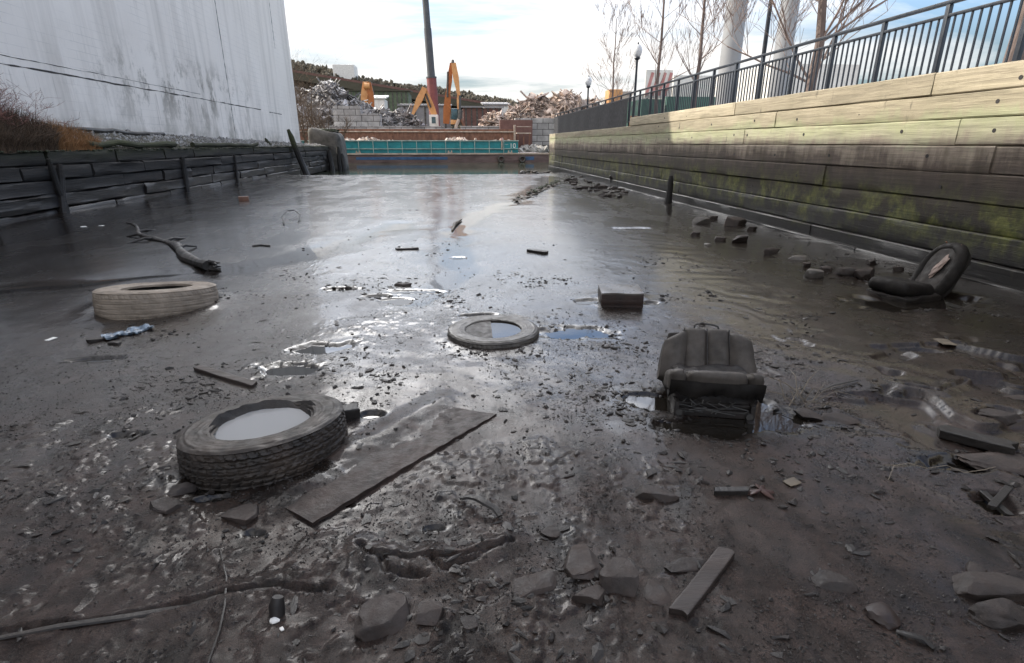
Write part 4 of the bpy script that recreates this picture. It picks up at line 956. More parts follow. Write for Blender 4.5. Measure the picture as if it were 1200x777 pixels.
# driftwood log
l0, l1 = at(146, 262), at(246, 314)
dl = thing('driftwood_log', 'black rotten driftwood log pointing at the pale tyre', 'log', (l1[0], l1[1], 0))
mb = MB(); npt = 16
for i in range(npt): pass
pts = [Vector((l0[0] + (l1[0] - l0[0]) * i / 15 + .05 * math.sin(i * .9), l0[1] + (l1[1] - l0[1]) * i / 15 + .09 * math.sin(i * .7 + 1), .005 + .035 * (i / 15) ** 2 + .012 * math.sin(i * 1.3))) for i in range(16)]
mb.tube(pts, [.022 + .068 * (i / 15) ** 1.2 * (1 + .35 * math.sin(i * 2.1)) for i in range(16)], 11, flat=.75)
mb.build('trunk', M['wood_dark'], dl)
for (i, dx, dy, L) in ((6, -.5, .15, .5), (8, .35, .6, .45), (7, -.3, -.45, .55), (11, .2, .55, .4), (4, .35, .4, .5)):
    p = pts[i]; MB().tube([p, p + Vector((dx * .5 * L, dy * .5 * L, .03)), p + Vector((dx * L * 1.4, dy * L * 1.4, -.02))], [.03, .022, .012], 7).build('branch', M['wood_dark'], dl)
for i in range(9):
    p = pts[15]; a = random.uniform(0, 6.28); MB().tube([p + Vector((-.06 * math.cos(a), 0, .05 * math.sin(a))), p + Vector((.10 + .06 * random.random(), -.05 + .09 * math.cos(a), .05 * math.sin(a)))], [.028, .008], 5).build('splinter', M['wood_dark'], dl)

def stone(px, py, wpx, hpx, label, m='stone', seed=0, cat='stone', name='stone', group=None, tall=1.0, amp=.22, cut=.95, up=.10, yaw=None):
    """broken stone whose width in the photo is wpx; hpx is its seen height"""
    x, y = at(px, py + hpx * .35); dep = math.hypot(math.hypot(x, y), H); sc = dep / F
    rx = wpx * sc / 2; ry = max(rx * .5, min(rx * 1.3, hpx * sc * .55)); rz = min(rx * .42, ry * .7) * tall
    mb = MB().blob((x, y, mh(x, y) + rz * up), (rx * 1.1, ry * 1.1, rz * 1.1), seed, amp, 1.3, 4 if wpx > 30 else (3 if wpx > 9 else 2), rot=rotz(random.uniform(-.4, .4) if yaw is None else yaw), cut=cut)
    return tag(mb.build(name, M[m], angle=28), label, cat, group)
st = [
 (624, 683, 74, 36, 'flat angular stone leftmost of the cluster at bottom centre', .45), (677, 660, 52, 42, 'rounded pentagonal stone at the back of the cluster at bottom centre', .7),
 (723, 680, 48, 50, 'tall blocky dark stone on the right of the cluster at bottom centre', 1.5), (695, 700, 42, 26, 'small oblong stone in front of the cluster at bottom centre', .9),
 (453, 728, 58, 54, 'chunky stone left of a paired smaller stone near the bottom edge', 1.3), (504, 722, 40, 32, 'small broken stone paired with the chunky one near the bottom edge', 1.0),
 (551, 731, 22, 18, 'fist sized lump alone between the two bottom stone groups', 1.0), (803, 662, 52, 26, 'flat slab stone just left of the short grey plank', .5),
 (768, 690, 30, 34, 'half buried flat stone below the slab by the short grey plank', .5), (288, 607, 42, 28, 'flat tilted slab of mud stone below the foreground tyre', .8),
 (643, 622, 30, 22, 'low round stone standing just behind the bottom centre cluster', .7), (974, 680, 38, 30, 'low ridge shaped stone in the right foreground', .8),
 (768, 582, 46, 26, 'thin leaning slab stone between the seat and the bottom cluster', .9), (1168, 690, 74, 26, 'long layered stone topmost of the pile at the right edge', .9),
 (1180, 722, 54, 30, 'lower rounded stone of the pile at the right edge', 1.0), (1142, 668, 24, 18, 'small dark stone leftmost of the pile at the right edge', 1.0),
 (1172, 498, 34, 28, 'angular stone above the black plank at the right edge', 1.0), (1188, 470, 40, 22, 'flat stone slab at the right edge below the wall', .7),
 (948, 486, 32, 20, 'rough stone just right of the car seat', 1.0), (987, 492, 40, 16, 'pale low slab right of the car seat', .5),
 (1180, 545, 70, 34, 'broad grey slab of mud on the right bank below the black plank', .4), (470, 334, 22, 10, 'black clod beside the blue rill', 1.0), (210, 578, 30, 18, 'dark lump at the lower left of the foreground tyre', 1.0),
 (196, 597, 44, 16, 'knobbly dark mud ridge below the foreground tyre', .7), (820, 600, 0, 0, '', 1)]
for i, (px, py, w, h, lb, tl) in enumerate(st):
    if w: stone(px, py - h * .35, w, h, lb, 'stone' if i not in (16, 17, 20) else 'stone', 40 + i * 3, tall=tl, group='stones on the mud')
stone(1034, 712, 30, 26, 'round rusty brown drum shaped lump in the lower right foreground', 'box_side', 5, cat='lump', name='rusty_lump', tall=1.2, cut=.4)
bpool = M['box_side']
bpx, bpy_ = at(286, 235); tag(MB().box((bpx, bpy_, mh(bpx, bpy_) + .05), (.26, .16, .12), rotz(.3)).build('brick', M['brick'], bevel=.012), 'orange brick lying alone on the slick flat near the crib wall', 'brick')
# rubble along the right wall: each lump its own thing
rub = [(820, 262, 34, 18), (836, 258, 18, 18), (858, 266, 44, 16), (815, 275, 18, 12), (842, 281, 20, 12), (868, 283, 34, 12), (829, 287, 12, 10), (955, 324, 40, 14), (990, 322, 40, 18), (1012, 326, 44, 16), (1035, 332, 26, 14), (968, 318, 24, 10), (1020, 314, 20, 12), (1050, 322, 20, 10), (935, 305, 26, 8), (904, 297, 30, 8), (880, 272, 20, 7), (945, 312, 18, 10)]
names = ['pale upright rubble block near the tall mooring post', 'dark rubble lump next to the pale upright block', 'grey broken rubble slab against the foot timber', 'small grey rubble lump left of its heap', 'rounded rubble lump in the middle of its heap', 'dark flat rubble slab at the front of its heap', 'tiny white rubble piece at the front of its heap', 'pale jagged rubble piece leftmost of those by the sunken seat', 'square dark rubble block left of the sunken seat', 'grey rubble slab nearest the sunken seat', 'small rubble lump touching the sunken seat pit', 'thin rubble piece behind the jagged pale one', 'rubble lump against the foot timber behind the square block', 'rubble lump on the foot timber side of the sunken seat', 'flat whitish scrap of rubble in the shade of the wall', 'low flat rubble piece alone along the wall', 'narrow rubble chip by the foot timber', 'small dark rubble lump left of the square block']
for i, ((px, py, w, h), lb) in enumerate(zip(rub, names)): stone(px, py - h * .2, w * .72, h * .7, lb, 'stone_pale' if i in (0, 6, 7, 14) else 'stone', 210 + i, cat='rubble', name='broken_block', tall=1.3, group='rubble along the timber wall', up=.3)
random.seed(5)
for i in range(46):
    t_ = random.random(); px = 668 + 62 * t_ + random.uniform(-6, 8); py = 208 + 18 * t_ + random.uniform(-4, 9)
    stone(px, py, random.uniform(4, 11), random.uniform(3, 6), 'small dark rubble lump in the far heap by the wall end', 'stone_pale' if random.random() < .3 else 'stone', 300 + i, cat='rubble', name='broken_block', group='small rubble in the far heap', tall=1.2, up=.35)
for i in range(26):
    px = random.uniform(610, 650); py = random.uniform(196, 202); Y = random.uniform(31.5, 34); X_, _ = atY(px, py, Y)
    r = random.uniform(.08, .2); tag(MB().blob((min(X_, XW - .1), Y, -.25 + random.uniform(0, .2)), (r * 1.3, r, r * .8), i + 400, .25, 1.3, 2, cut=.8).build('broken_block', M['stone_pale' if random.random() < .4 else 'stone']), 'small rubble lump at the river end of the timber wall', 'rubble', 'rubble at the wall end')
# old posts standing along the right wall
X_, Y_ = at(782, 241); zt = atY(784, 206, Y_)[1]
post('mooring_post', (X_, Y_, -.3), (X_ + .03, Y_, zt), .10, 'tall dark rotten post standing in front of the right wall', seed=3)
for i, (px, py, pt, lb) in enumerate(((699, 212, 198, 'short dark stake leftmost of the stakes at the far right wall'), (711, 216, 202, 'short black stake second of the stakes at the far right wall'), (722, 219, 206, 'short leaning stake nearest of the stakes at the far right wall'))):
    X_, Y_ = at(px, py); zt = atY(px, pt, Y_)[1]; post('stake', (X_, Y_, -.2), (X_ + (.0, .04, -.25)[i], Y_, zt), .075, lb, 'stake', seed=i)
# ribbed strip of drift and the little orange stick on the rill
p0, p1 = at(603, 236), at(654, 214)
t = thing('drift_strip', 'long pale ridge of drift wood and weed on the far flat', 'driftwood', (p0[0], p0[1], 0))
mb = MB(); 
for i in range(46):
    s = random.random(); c = (p0[0] + (p1[0] - p0[0]) * s + random.uniform(-.16, .16), p0[1] + (p1[1] - p0[1]) * s + random.uniform(-.3, .3))
    mb.box((*c, .004 + random.uniform(-.01, .012)), (random.uniform(.05, .12), random.uniform(.4, 1.1), random.uniform(.012, .02)), roteul(random.uniform(-.06, .06), random.uniform(-.3, .3), -.30 + random.uniform(-.35, .35)))
mb.build('board', M['straw'], t); 
mb = MB()
for i in range(60):
    s = random.random() ** .5; c = (p0[0] + (p1[0] - p0[0]) * s + random.uniform(-.1, .1), p0[1] + (p1[1] - p0[1]) * s + random.uniform(-.2, .2), .08)
    v, f = ICO[1]; mb.add(v * np.array([.05, .14, .025]) + np.array(c), f)
mb.build('weed', M['moss'], t)
p0, p1 = at(530, 270), at(541, 258)
tag(MB().tube([(p0[0], p0[1], .0), (p0[0] + .05, (p0[1] + p1[1]) / 2, .02), (p1[0], p1[1], .015)], [.02, .035, .015], 7).build('stick', M['straw']), 'short pale brown stick lying on the bright rill', 'stick')
# blue plastic strip by the pale tyre
n, m_ = 44, 12; P = np.zeros((n, m_, 3)); a_, b_ = Vector((*at(122, 398), 0)), Vector((*at(178, 385), 0)); d = (b_ - a_); pr = Vector((-d.y, d.x, 0)).normalized() * .085
for i in range(n):
    for j in range(m_):
        v = a_ + d * (i / (n - 1)) + pr * (j / (m_ - 1) - .5) * 2 * (.7 + .3 * math.sin(i * .31)); P[i, j] = (v.x, v.y, mh(v.x, v.y) + .02 + .05 * float(fbm(np.array(i * .23), np.array(j * .45), 4, 66) - .4))
Q = P.copy(); Q[..., 2] -= .012
tag(MB().grid(P).grid(Q[:, ::-1]).build('plastic_strip', M['blue_foil'], angle=20), 'crumpled pale blue plastic strip below the pale tyre', 'litter')
stone(110, 397, 20, 9, 'dark mud lump left of the blue plastic strip', 'clod', 77, tall=1.0); stone(136, 400, 16, 8, 'dark mud lump under the blue plastic strip', 'clod', 79, tall=1.0)
def strip(name, label, cat, pts, w, m, th=.012, curl=.02):
    P = [Vector((*at(*p), 0)) for p in pts]; P = [Vector((p.x, p.y, mh(p.x, p.y) + curl * math.sin(3.14 * i / (len(P) - 1)) + th)) for i, p in enumerate(P)]
    return tag(MB().tube(P, [w * (.6 + .4 * math.sin(3.14 * (i + .5) / len(P))) for i in range(len(P))], 7, flat=.5).build(name, M[m]), label, cat)
strip('bark_strip', 'curled dark strip of bark on the mud right of the plywood', 'bark', [(540, 586), (550, 588), (560, 594), (570, 599), (580, 602), (586, 609)], .018, 'wood_dark', curl=.035)
strip('wire', 'thin brown wire trailing down the left foreground mud', 'wire', [(258, 645), (266, 680), (264, 715), (258, 740), (246, 776), (238, 800)], .004, 'wood_dark', .003, .006)
strip('branch', 'long thin black branch half buried across the lower left mud', 'branch', [(-20, 757), (70, 741), (150, 727), (220, 708), (270, 694), (330, 689)], .013, 'clod', .004, .001)
strip('wire', 'pale bent wire on the right bank below the black plank', 'wire', [(1040, 566), (1046, 552), (1062, 552), (1082, 560), (1106, 558), (1126, 566), (1150, 562), (1164, 556)], .0024, 'straw', .012, .03)
P = [Vector((*at(*p), 0)) for p in ((333, 264), (331, 258), (337, 253), (346, 252), (352, 256), (350, 261))]
tag(MB().tube([(p.x, p.y, .02 + .09 * math.sin(3.14 * i / 5)) for i, p in enumerate(P)], .011, 6).build('cable_loop', M['black_iron']), 'loop of black cable sticking up from the slick left flat', 'cable')
strip('stick', 'thin dark stick lying on the slick left flat below the cable loop', 'stick', [(296, 289), (306, 288), (316, 289)], .025, 'wood_dark', .01, .0)
strip('stick', 'thin dark twig across the mud right of the car seat', 'stick', [(960, 462), (975, 458), (992, 456), (1004, 453)], .008, 'wood_dark', .01, .01)
for i_, (q0, q1, lb_) in enumerate((((1150, 578), (1182, 606), 'dark splintered board lying across the hole at the right edge'), ((1186, 570), (1160, 600), 'short dark board crossing another in the hole at the right edge'))):
    plank_between('plank', lb_, 'plank', at(*q0), at(*q1), .03, .018, 'wood_dark', 20 + i_, z0=.005 + .02 * i_, z1=.005 + .02 * i_)
strip('stick', 'wet black stick beside the lower right stones near the bottom edge', 'stick', [(1050, 742), (1062, 748), (1080, 752), (1094, 762)], .012, 'wood_dark', .006, .01)
# white plastic scrap with a black cap, leaf and pale cards
x, y = at(325, 722); t = thing('bottle_neck', 'black bottle neck with white base stuck in the lower left mud', 'litter', (x, y, mh(x, y)))
MB().tube([(0, 0, -.02), (.0, .01, .03), (.004, .02, .055)], [.024, .026, .018], 12).build('cap', M['black_iron'], t, local=True); MB().blob((.0, -.03, .004), (.016, .012, .008), 3, .4, 2, 2).build('base', M['white_litter'], t, local=True)
x, y = at(890, 578); mb = MB()
for i in range(6):
    a = random.uniform(0, 6.28); mb.blob((x + .03 * math.cos(a), y + .03 * math.sin(a), mh(x, y) + .012), (.035, .012, .006), i, .4, 2, 2, rot=roteul(.3, .2, a))
tag(mb.build('leaf_clump', M['leaf']), 'dark red dead leaf on the mud in front of the car seat', 'leaf')
for i, (px, py, w, lb) in enumerate(((928, 566, .05, 'small torn pale card on the mud in front of the car seat'), (1106, 406, .10, 'pale flat paper scrap on the right mud slope'), (98, 266, .09, 'white litter scrap nearest the crib wall'), (119, 265, .06, 'small white litter scrap right of another near the crib wall'), (60, 398, .05, 'tiny pale scrap on the mud left of the blue plastic'), (330, 740, .012, 'tiny white crumb beside the bottle neck'))):
    x, y = at(px, py); tag(MB().rbox((w * 1.4, w, .006), .003, 5, lambda q, p: noisy(q, .006, 22, 90 + i), Matrix.Translation((x, y, mh(x, y) + .006)) @ Matrix.Rotation(.3 + i, 4, 'Z')).build('paper_scrap', M['white_litter'] if i > 1 else M['straw']), lb, 'litter')
# dead reeds right of the seat
x, y = at(935, 470); mb = MB()
for i in range(15):
    a = random.uniform(-.6, 2.4); l = random.uniform(.12, .42); p = Vector((x + random.uniform(-.12, .12), y + random.uniform(-.12, .1), -.02))
    mb.tube([p, p + Vector((l * .5 * math.cos(a), l * .4 * math.sin(a), random.uniform(.02, .12))), p + Vector((l * math.cos(a), l * .8 * math.sin(a), random.uniform(0, .14)))], [.0035, .003, .0015], 4)
tag(mb.build('dead_reeds', M['straw'], merge=False), 'tangle of dead straw stems beside the car seat', 'dead stems')

# ------------------------------------------------------------------ loose crumbs of mud (uncountable)
random.seed(21)
def crumbs(name, label, m, N, rlo, rhi, accept, flat=.6):
    mb = MB(); got = 0; v0, f0 = ICO[1]; VV = []; n0 = len(v0)
    X = rng.uniform(-4.5, 5.5, N * 14); Y = 1.0 + 13 * rng.random(N * 14) ** 1.8
    A = accept(X, Y); keep = rng.random(len(X)) < A; X, Y = X[keep][:N], Y[keep][:N]
    for x, y in zip(X, Y):
        r = rlo * (rhi / rlo) ** (rng.random() ** 3.2)
        q = v0 * (1 + 1.1 * (rng.random((n0, 1)) - .5)) * (r * rng.uniform(.35, 1.0, 3) * np.array([1.9, 1, flat]))
        a = rng.random() * 6.28; c, s = math.cos(a), math.sin(a)
        VV.append(q @ np.array([[c, s, 0], [-s, c, 0], [0, 0, 1]]) + np.array((x, y, mh(x, y) + r * .15)))
    for q in VV: mb.add(q, f0)
    return tag(mb.build(name, M[m], smooth=False, merge=False), label, m, kind='stuff')
def dens(X, Y):
    d = np.hypot(X, Y); p = sst(.47, .62, fbm(X * .8, Y * .8, 4, 121)) ** 1.0
    q = sst(.54, .62, fbm(X * 2.3, Y * 2.3, 4, 122))
    spots = 0
    for px, py, r in ((830, 495, .5), (760, 470, .5), (690, 405, .5), (290, 440, .45), (560, 350, .35), (640, 330, .35), (420, 440, .4), (930, 480, .4), (1120, 560, .3), (680, 700, .25), (600, 750, .3), (170, 590, .35), (1168, 590, .12), (1150, 600, .1)):
        x, y = at(px, py); spots = np.maximum(spots, np.exp(-(np.hypot(X - x, (Y - y)) / r) ** 2))
    for q_ in ([(440, 250), (520, 243), (600, 243)], [(690, 262), (760, 285), (860, 300)], [(300, 300), (380, 288), (440, 276)], [(640, 392), (700, 400), (760, 440)], [(250, 445), (300, 430), (360, 415), (420, 395)]):
        spots = np.maximum(spots, .7 * np.exp(-(segdist(X, Y, [at(*p) for p in q_]) / .10) ** 2))
    lim = 1 - .93 * sst(-1.6, -3.0, X) * sst(4.5, 6, Y); lim = lim * (1 - .9 * sst(5.5, 10, Y))
    return np.clip((.012 + .40 * p * q + .9 * spots * (.25 + .75 * q)), 0, 1) * lim
tag(crumbs('mud_crumbs', 'scattered black crumbs and clods of mud over the flat', 'clod', 15000, .003, .022, dens), cat='mud crumbs')
OCT = (np.array([(1, 0, 0), (-1, 0, 0), (0, 1, 0), (0, -1, 0), (0, 0, 1), (0, 0, -1)], float), [(0, 2, 4), (2, 1, 4), (1, 3, 4), (3, 0, 4), (2, 0, 5), (1, 2, 5), (3, 1, 5), (0, 3, 5)])
gm = MB(); NG = 42000
gxr = rng.uniform(-3.4, 4.2, NG * 3); gyr = 1.05 + 4.6 * rng.random(NG * 3) ** 1.5
gk = rng.random(NG * 3) < (.10 + .9 * sst(.46, .60, fbm(gxr * 3.1, gyr * 3.1, 4, 133))) * (1 - .75 * sst(2.6, 5.2, np.hypot(gxr, gyr)))
gxr, gyr = gxr[gk][:NG], gyr[gk][:NG]; VV = []
for x, y in zip(gxr, gyr):
    r = .0016 * 3.4 ** (rng.random() ** 1.8) * (2.2 if rng.random() < .025 else 1)
    a = rng.random() * 6.28; c, s_ = math.cos(a), math.sin(a)
    q = OCT[0] * (r * rng.uniform(.5, 1.2, 3) * np.array([1.5, 1, .8])); VV.append(q @ np.array([[c, s_, 0], [-s_, c, 0], [0, 0, 1]]) + np.array((x, y, mh(x, y) + r * .3)))
VV = np.concatenate(VV); nq = len(VV) // 6
gm.add(VV, [tuple(i + 6 * k_ for i in f) for k_ in range(nq) for f in OCT[1]])
tag(gm.build('mud_grains', M['clod'], smooth=False, merge=False), 'fine dark grains and specks covering the near mud', 'mud grains', kind='stuff')
tag(crumbs('shell_grit', 'sparse specks of pale grit and shell on the mud', 'stone_pale', 260, .002, .007, lambda X, Y: np.full(X.shape, .5), .5), cat='grit')
tag(crumbs('mud_flakes', 'thin flakes of leaf litter pressed into the mud', 'wood_dark', 3600, .007, .026, lambda X, Y: dens(X + .4, Y - .3), .14), cat='leaf litter')

# ------------------------------------------------------------------ across the river
random.seed(31)
YB_ = 58.0
def bx_(px, Y=YB_): return atY(px, 165, Y)[0]
def bz_(py, Y=YB_, px=500): return atY(px, py, Y)[1]
# lower deck barge
x0, x1 = bx_(330), bx_(646); zd = bz_(180.5)
bg = thing('deck_barge', 'long rust stained barge with pale deck edge and a teal cargo wall', 'barge', ((x0 + x1) / 2, YB_ + 6, -.3))
MB().box(((x0 + x1) / 2, YB_ + 6, (zd - .9) / 2), (x1 - x0, 12, zd + .9)).build('hull', M['barge_hull'], bg, bevel=.05)
MB().box(((x0 + x1) / 2, YB_ - .03, zd + .02), (x1 - x0 + .1, .16, .14)).build('deck_edge', M['deck_edge'], bg)
MB().box((bx_(470), YB_ - .012, .12), (9.0, .03, .26)).build('paint_band', M['hull_blue'], bg); MB().box((bx_(621), YB_ - .012, .1), (.9, .03, .35)).build('paint_band', M['hull_blue'], bg)
for px in (587, 612):
    a = np.linspace(0, 6.2832, 25); MB().tube([(bx_(px) + .26 * math.cos(q), YB_ - .13, .02 + .26 * math.sin(q)) for q in a], .11, 8, cap=False).build('fender_tyre', M['rubber_grey'], bg)
for px in (418, 527, 598):
    X_ = bx_(px); bo = MB().box((X_, YB_ + .25, zd + .10), (.5, .25, .1)); bo.tube([(X_ - .14, YB_ + .25, zd + .1), (X_ - .16, YB_ + .25, zd + .32)], .07, 8).tube([(X_ + .14, YB_ + .25, zd + .1), (X_ + .16, YB_ + .25, zd + .32)], .07, 8)
    bo.build('mooring_bitt', M['deck_edge'], bg)
c0_, c1_ = bx_(340), bx_(608); zt = bz_(165.3)
tw = MB().box(((c0_ + c1_) / 2, YB_ + .62, (zd + zt) / 2 + .05), (c1_ - c0_, .10, zt - zd - .02)).build('cargo_wall', M['teal'], bg)
MB().box(((c0_ + c1_) / 2, YB_ + .56, zt + .03), (c1_ - c0_ + .1, .22, .09)).build('cargo_rim', M['teal_rim'], tw)
MB().box(((c0_ + c1_) / 2, YB_ + .50, zd + (zt - zd) * .40), (c1_ - c0_, .14, .07)).build('cargo_rib', M['teal_rim'], tw)
px = 350
while px < 607:
    MB().box((bx_(px), YB_ + .50, (zd + zt) / 2 + .03), (.06, .13, zt - zd - .08)).build('cargo_rib', M['teal_rim'], tw); px += 17.2
MB().box((c1_ - .05, YB_ + 5.6, (zd + zt) / 2), (.1, 10, zt - zd)).build('cargo_wall', M['teal'], bg)
MB().box(((c0_ + c1_) / 2, YB_ + 10.6, (zd + zt) / 2), (c1_ - c0_, .1, zt - zd)).build('cargo_wall', M['teal'], bg)
MB().box((bx_(588.5), YB_ + .44, (zd + zt) / 2 + .22), (.13, .06, .85)).build('draft_mark', M['deck_edge'], tw); MB().box((bx_(588.5), YB_ + .437, zt + .20), (.13, .06, .30)).build('draft_mark', M['red_paint'], tw)
def text(body, size, loc, m, parent, name='lettering'):
    cu = bpy.data.curves.new(name, 'FONT'); cu.body = body; cu.size = size; cu.extrude = .006; cu.align_x = 'CENTER'; cu.align_y = 'CENTER'
    tmp = bpy.data.objects.new(name, cu); col.objects.link(tmp); bpy.context.view_layer.update()
    me = bpy.data.meshes.new_from_object(tmp.evaluated_get(bpy.context.evaluated_depsgraph_get())); bpy.data.objects.remove(tmp)
    me.materials.clear(); me.materials.append(m); o = bpy.data.objects.new(name, me); col.objects.link(o); o.parent = parent
    o.location = Vector(loc) - Vector(ORG.get(parent.name, (0, 0, 0))); o.rotation_euler = (R(90), 0, 0); return o
text('10', .66, (bx_(601.5), YB_ + .555, (zd + zt) / 2 + .15), M['cab'], tw); text('—', .3, (bx_(594.6), YB_ + .555, (zd + zt) / 2 + .32), M['cab'], tw)
mb = MB()
for i in range(420):
    X_ = random.choice([random.uniform(bx_(396), bx_(430)), random.uniform(bx_(520), bx_(546)), random.uniform(bx_(400), bx_(600))]); Y_ = random.uniform(YB_ + 1.2, YB_ + 9.5); zz = zt - .25 + random.uniform(-.3, .42) * (1 if X_ < bx_(432) or X_ > bx_(518) else .2)
    mb.box((X_, Y_, zz), (random.uniform(.1, .7), random.uniform(.1, .5), random.uniform(.03, .25)), roteul(random.random() * 3, random.random() * 3, random.random() * 3))
mb.box(((c0_ + c1_) / 2, YB_ + 5.6, zt - .75), (c1_ - c0_ - .4, 9.6, .5))
tag(mb.build('barge_cargo', M['scrap_brown'], smooth=False, merge=False), 'heap of rusty scrap loaded inside the teal barge wall', 'scrap cargo', kind='stuff')
# rusty hopper barge behind it
YH = 70.5; h0, h1 = atY(340, 160, YH)[0], atY(602, 160, YH)[0]; zh = atY(500, 154.5, YH)[1]
hb_ = thing('hopper_barge', 'rusty brown hopper barge moored behind the teal one', 'barge', ((h0 + h1) / 2, YH + 4, -.3))
MB().box(((h0 + h1) / 2, YH + .1, zh / 2), (h1 - h0, .15, zh + .6)).box(((h0 + h1) / 2, YH + 7.9, zh / 2), (h1 - h0, .15, zh + .6)).box((h1, YH + 4, zh / 2), (.15, 7.8, zh + .6)).box(((h0 + h1) / 2, YH + 4, .2), (h1 - h0, 7.6, .6)).build('hull', M['rust'], hb_)
MB().box(((h0 + h1) / 2, YH - .02, zh + .02), (h1 - h0 + .2, .3, .12)).build('rim', M['deck_edge'], hb_)
px = 398
while px < 600:
    MB().box((atY(px, 160, YH)[0], YH - .01, zh / 2 + .2), (.1, .12, zh - .2)).build('hull_rib', M['rust'], hb_); px += 21
MB().box((h1 + .1, YH - .05, zh / 2 + .6), (.24, .2, zh + .4)).build('corner_post', M['deck_edge'], hb_)
# far shore: ground, quay, block walls
YQ = 82
structure(MB().box((0, YQ + 1500, .15), (5000, 3000, 2.7)).build('far_shore_ground', M['earth'], smooth=False))
def wallb(px0, px1, pyt, Y, name, label, th=1.6, m='block_wall', zb=1.3):
    X0, X1 = atY(px0, 150, Y)[0], atY(px1, 150, Y)[0]; zt_ = atY((px0 + px1) / 2, pyt, Y)[1]
    return tag(MB().box(((X0 + X1) / 2, Y + th / 2, (zt_ + zb) / 2), (X1 - X0, th, zt_ - zb)).build(name, M[m], smooth=False, bevel=.03), label, 'wall')
wallb(250, 520, 147.5, YQ + .6, 'block_wall', 'low wall of grey concrete blocks along the quay below the grey scrap')
wallb(540, 604, 147.8, YQ + .7, 'block_wall', 'low wall of grey concrete blocks behind the end of the rusty hopper')
wallb(521, 539, 150.5, YQ + .8, 'block_wall', 'short lower stretch of block wall beside the hanging grab')
wallb(392, 424, 124, YQ + 2.4, 'block_wall', 'tall stepped stack of pale concrete blocks below the grey scrap', 2.4)
wallb(424, 446, 133, YQ + 2.5, 'block_wall', 'middle step of the concrete block stack below the grey scrap', 2.4)
wallb(604, 668, 138.5, YQ - 2.0, 'block_wall', 'bright concrete block wall below the brown scrap hill', 1.6, zb=-.6)
wallb(586, 624, 140.5, YQ - 3.2, 'shed_wall', 'dull brown steel bin wall in front of the brown scrap hill', 1.0, 'shed_brown', zb=-.6)
structure(MB().box((0, YQ - .2, .3), (900, .6, 2.2)).build('quay_edge', M['conc_dark'], smooth=False))
structure(MB().box((atY(640, 150, 80)[0] + 17.5, YQ - 3.3, .25), (41, 6.4, 2.2)).build('quay_apron', M['conc_dark'], smooth=False))
# steel gallery with a yellow rail beside the hopper
X0, X1 = atY(606, 155, 76)[0], atY(623, 155, 76)[0]; zz = atY(615, 156, 76)[1]
gl = thing('loading_gantry', 'small steel loading gantry between hopper barge and bright block wall', 'gantry', ((X0 + X1) / 2, 77, 0))
MB().box(((X0 + X1) / 2, 77, zz), (X1 - X0, 1.2, .14)).build('platform', M['deck_edge'], gl)
for X_ in (X0 + .2, (X0 + X1) / 2, X1 - .2): MB().box((X_, 76.6, zz / 2 - .2), (.14, .14, zz + .6)).build('leg', M['rust'], gl)
MB().tube([(X0, 76.4, zz + .8), (X1, 76.4, zz + .8)], .05, 6).build('handrail', M['deck_edge'], gl)
# scrap heaps
def heap(name, label, peaks, N, m, Yc, size, zb=1.4, seed=1, depth=9):
    random.seed(seed); mb = MB()
    def hz(x, y):
        z = 0
        for X_, Yp, w, hgt in peaks: z = max(z, hgt * max(0, 1 - (abs((x - X_) / w) ** 1.6 + abs((y - Yp) / (w * .9)) ** 1.6)) ** .8)
        return z
    xs = [p[0] for p in peaks]; x0, x1 = min(p[0] - p[2] for p in peaks), max(p[0] + p[2] for p in peaks); y0, y1 = min(p[1] - p[2] * .9 for p in peaks), max(p[1] + p[2] * .9 for p in peaks)
    n = 70; A = np.zeros((n, n, 3))
    for i in range(n):
        for j in range(n):
            x, y = x0 + (x1 - x0) * i / (n - 1), y0 + (y1 - y0) * j / (n - 1); A[i, j] = (x, y, zb - .3 + hz(x, y) * .93 + random.uniform(-.15, .15))
    mb.grid(A); k_ = 0
    while k_ < N:
        x, y = random.uniform(x0, x1), random.uniform(y0, y1); z = hz(x, y)
        if z < .08: continue
        s = size * math.exp(random.gauss(-.2, .5)); t_ = random.random()
        dim = (s, s * .8, s * .06) if t_ < .45 else ((s * 2.4, s * .12, s * .12) if t_ < .75 else (s * .7, s * .55, s * .5))
        mb.box((x, y, zb - .2 + z * (1 + random.uniform(-.05, .05)) + random.uniform(-.1, .22) * size), dim, roteul(random.uniform(-.9, .9), random.uniform(-.9, .9), random.random() * 6.3)); k_ += 1
    return tag(mb.build(name, M[m], smooth=False, merge=False), label, 'scrap heap', kind='stuff')
def PK(px, py, Y, wpx, zb=1.4):
    X_, Z_ = atY(px, py, Y); return (X_, Y, wpx / F * Y, Z_ - zb)
heap('grey_scrap_heap', 'heap of tangled grey metal scrap behind the concrete blocks', [PK(384, 97, 93, 50), PK(350, 104, 95, 40), PK(416, 117, 93, 40), PK(446, 128, 92, 36), PK(470, 130, 92, 26), PK(486, 140, 92, 16)], 5200, 'scrap_grey', 93, .62, seed=3)
heap('brown_scrap_heap', 'big hill of rusty brown scrap on the right shore', [PK(664, 107.5, 92, 40), PK(634, 112, 93, 26), PK(622, 113, 92, 22), PK(605, 126, 92, 30), PK(580, 132, 91, 26), PK(690, 118, 92, 30), PK(712, 124, 92, 30)], 6500, 'scrap_brown', 92, .60, seed=4)
random.seed(41)
mb = MB()
for i in range(240):
    px = random.uniform(609, 640); X_ = atY(px, 175, 74)[0]; mb.box((X_, random.uniform(72, 77), random.uniform(-.2, 1.0)), (random.uniform(.2, 1.1), random.uniform(.2, .9), random.uniform(.05, .5)), roteul(random.random(), random.random(), random.random() * 6))
tag(mb.build('rubble_pile', M['conc'], smooth=False, merge=False), 'pile of pale broken slabs at the waterline beside the barge end', 'rubble', kind='stuff')
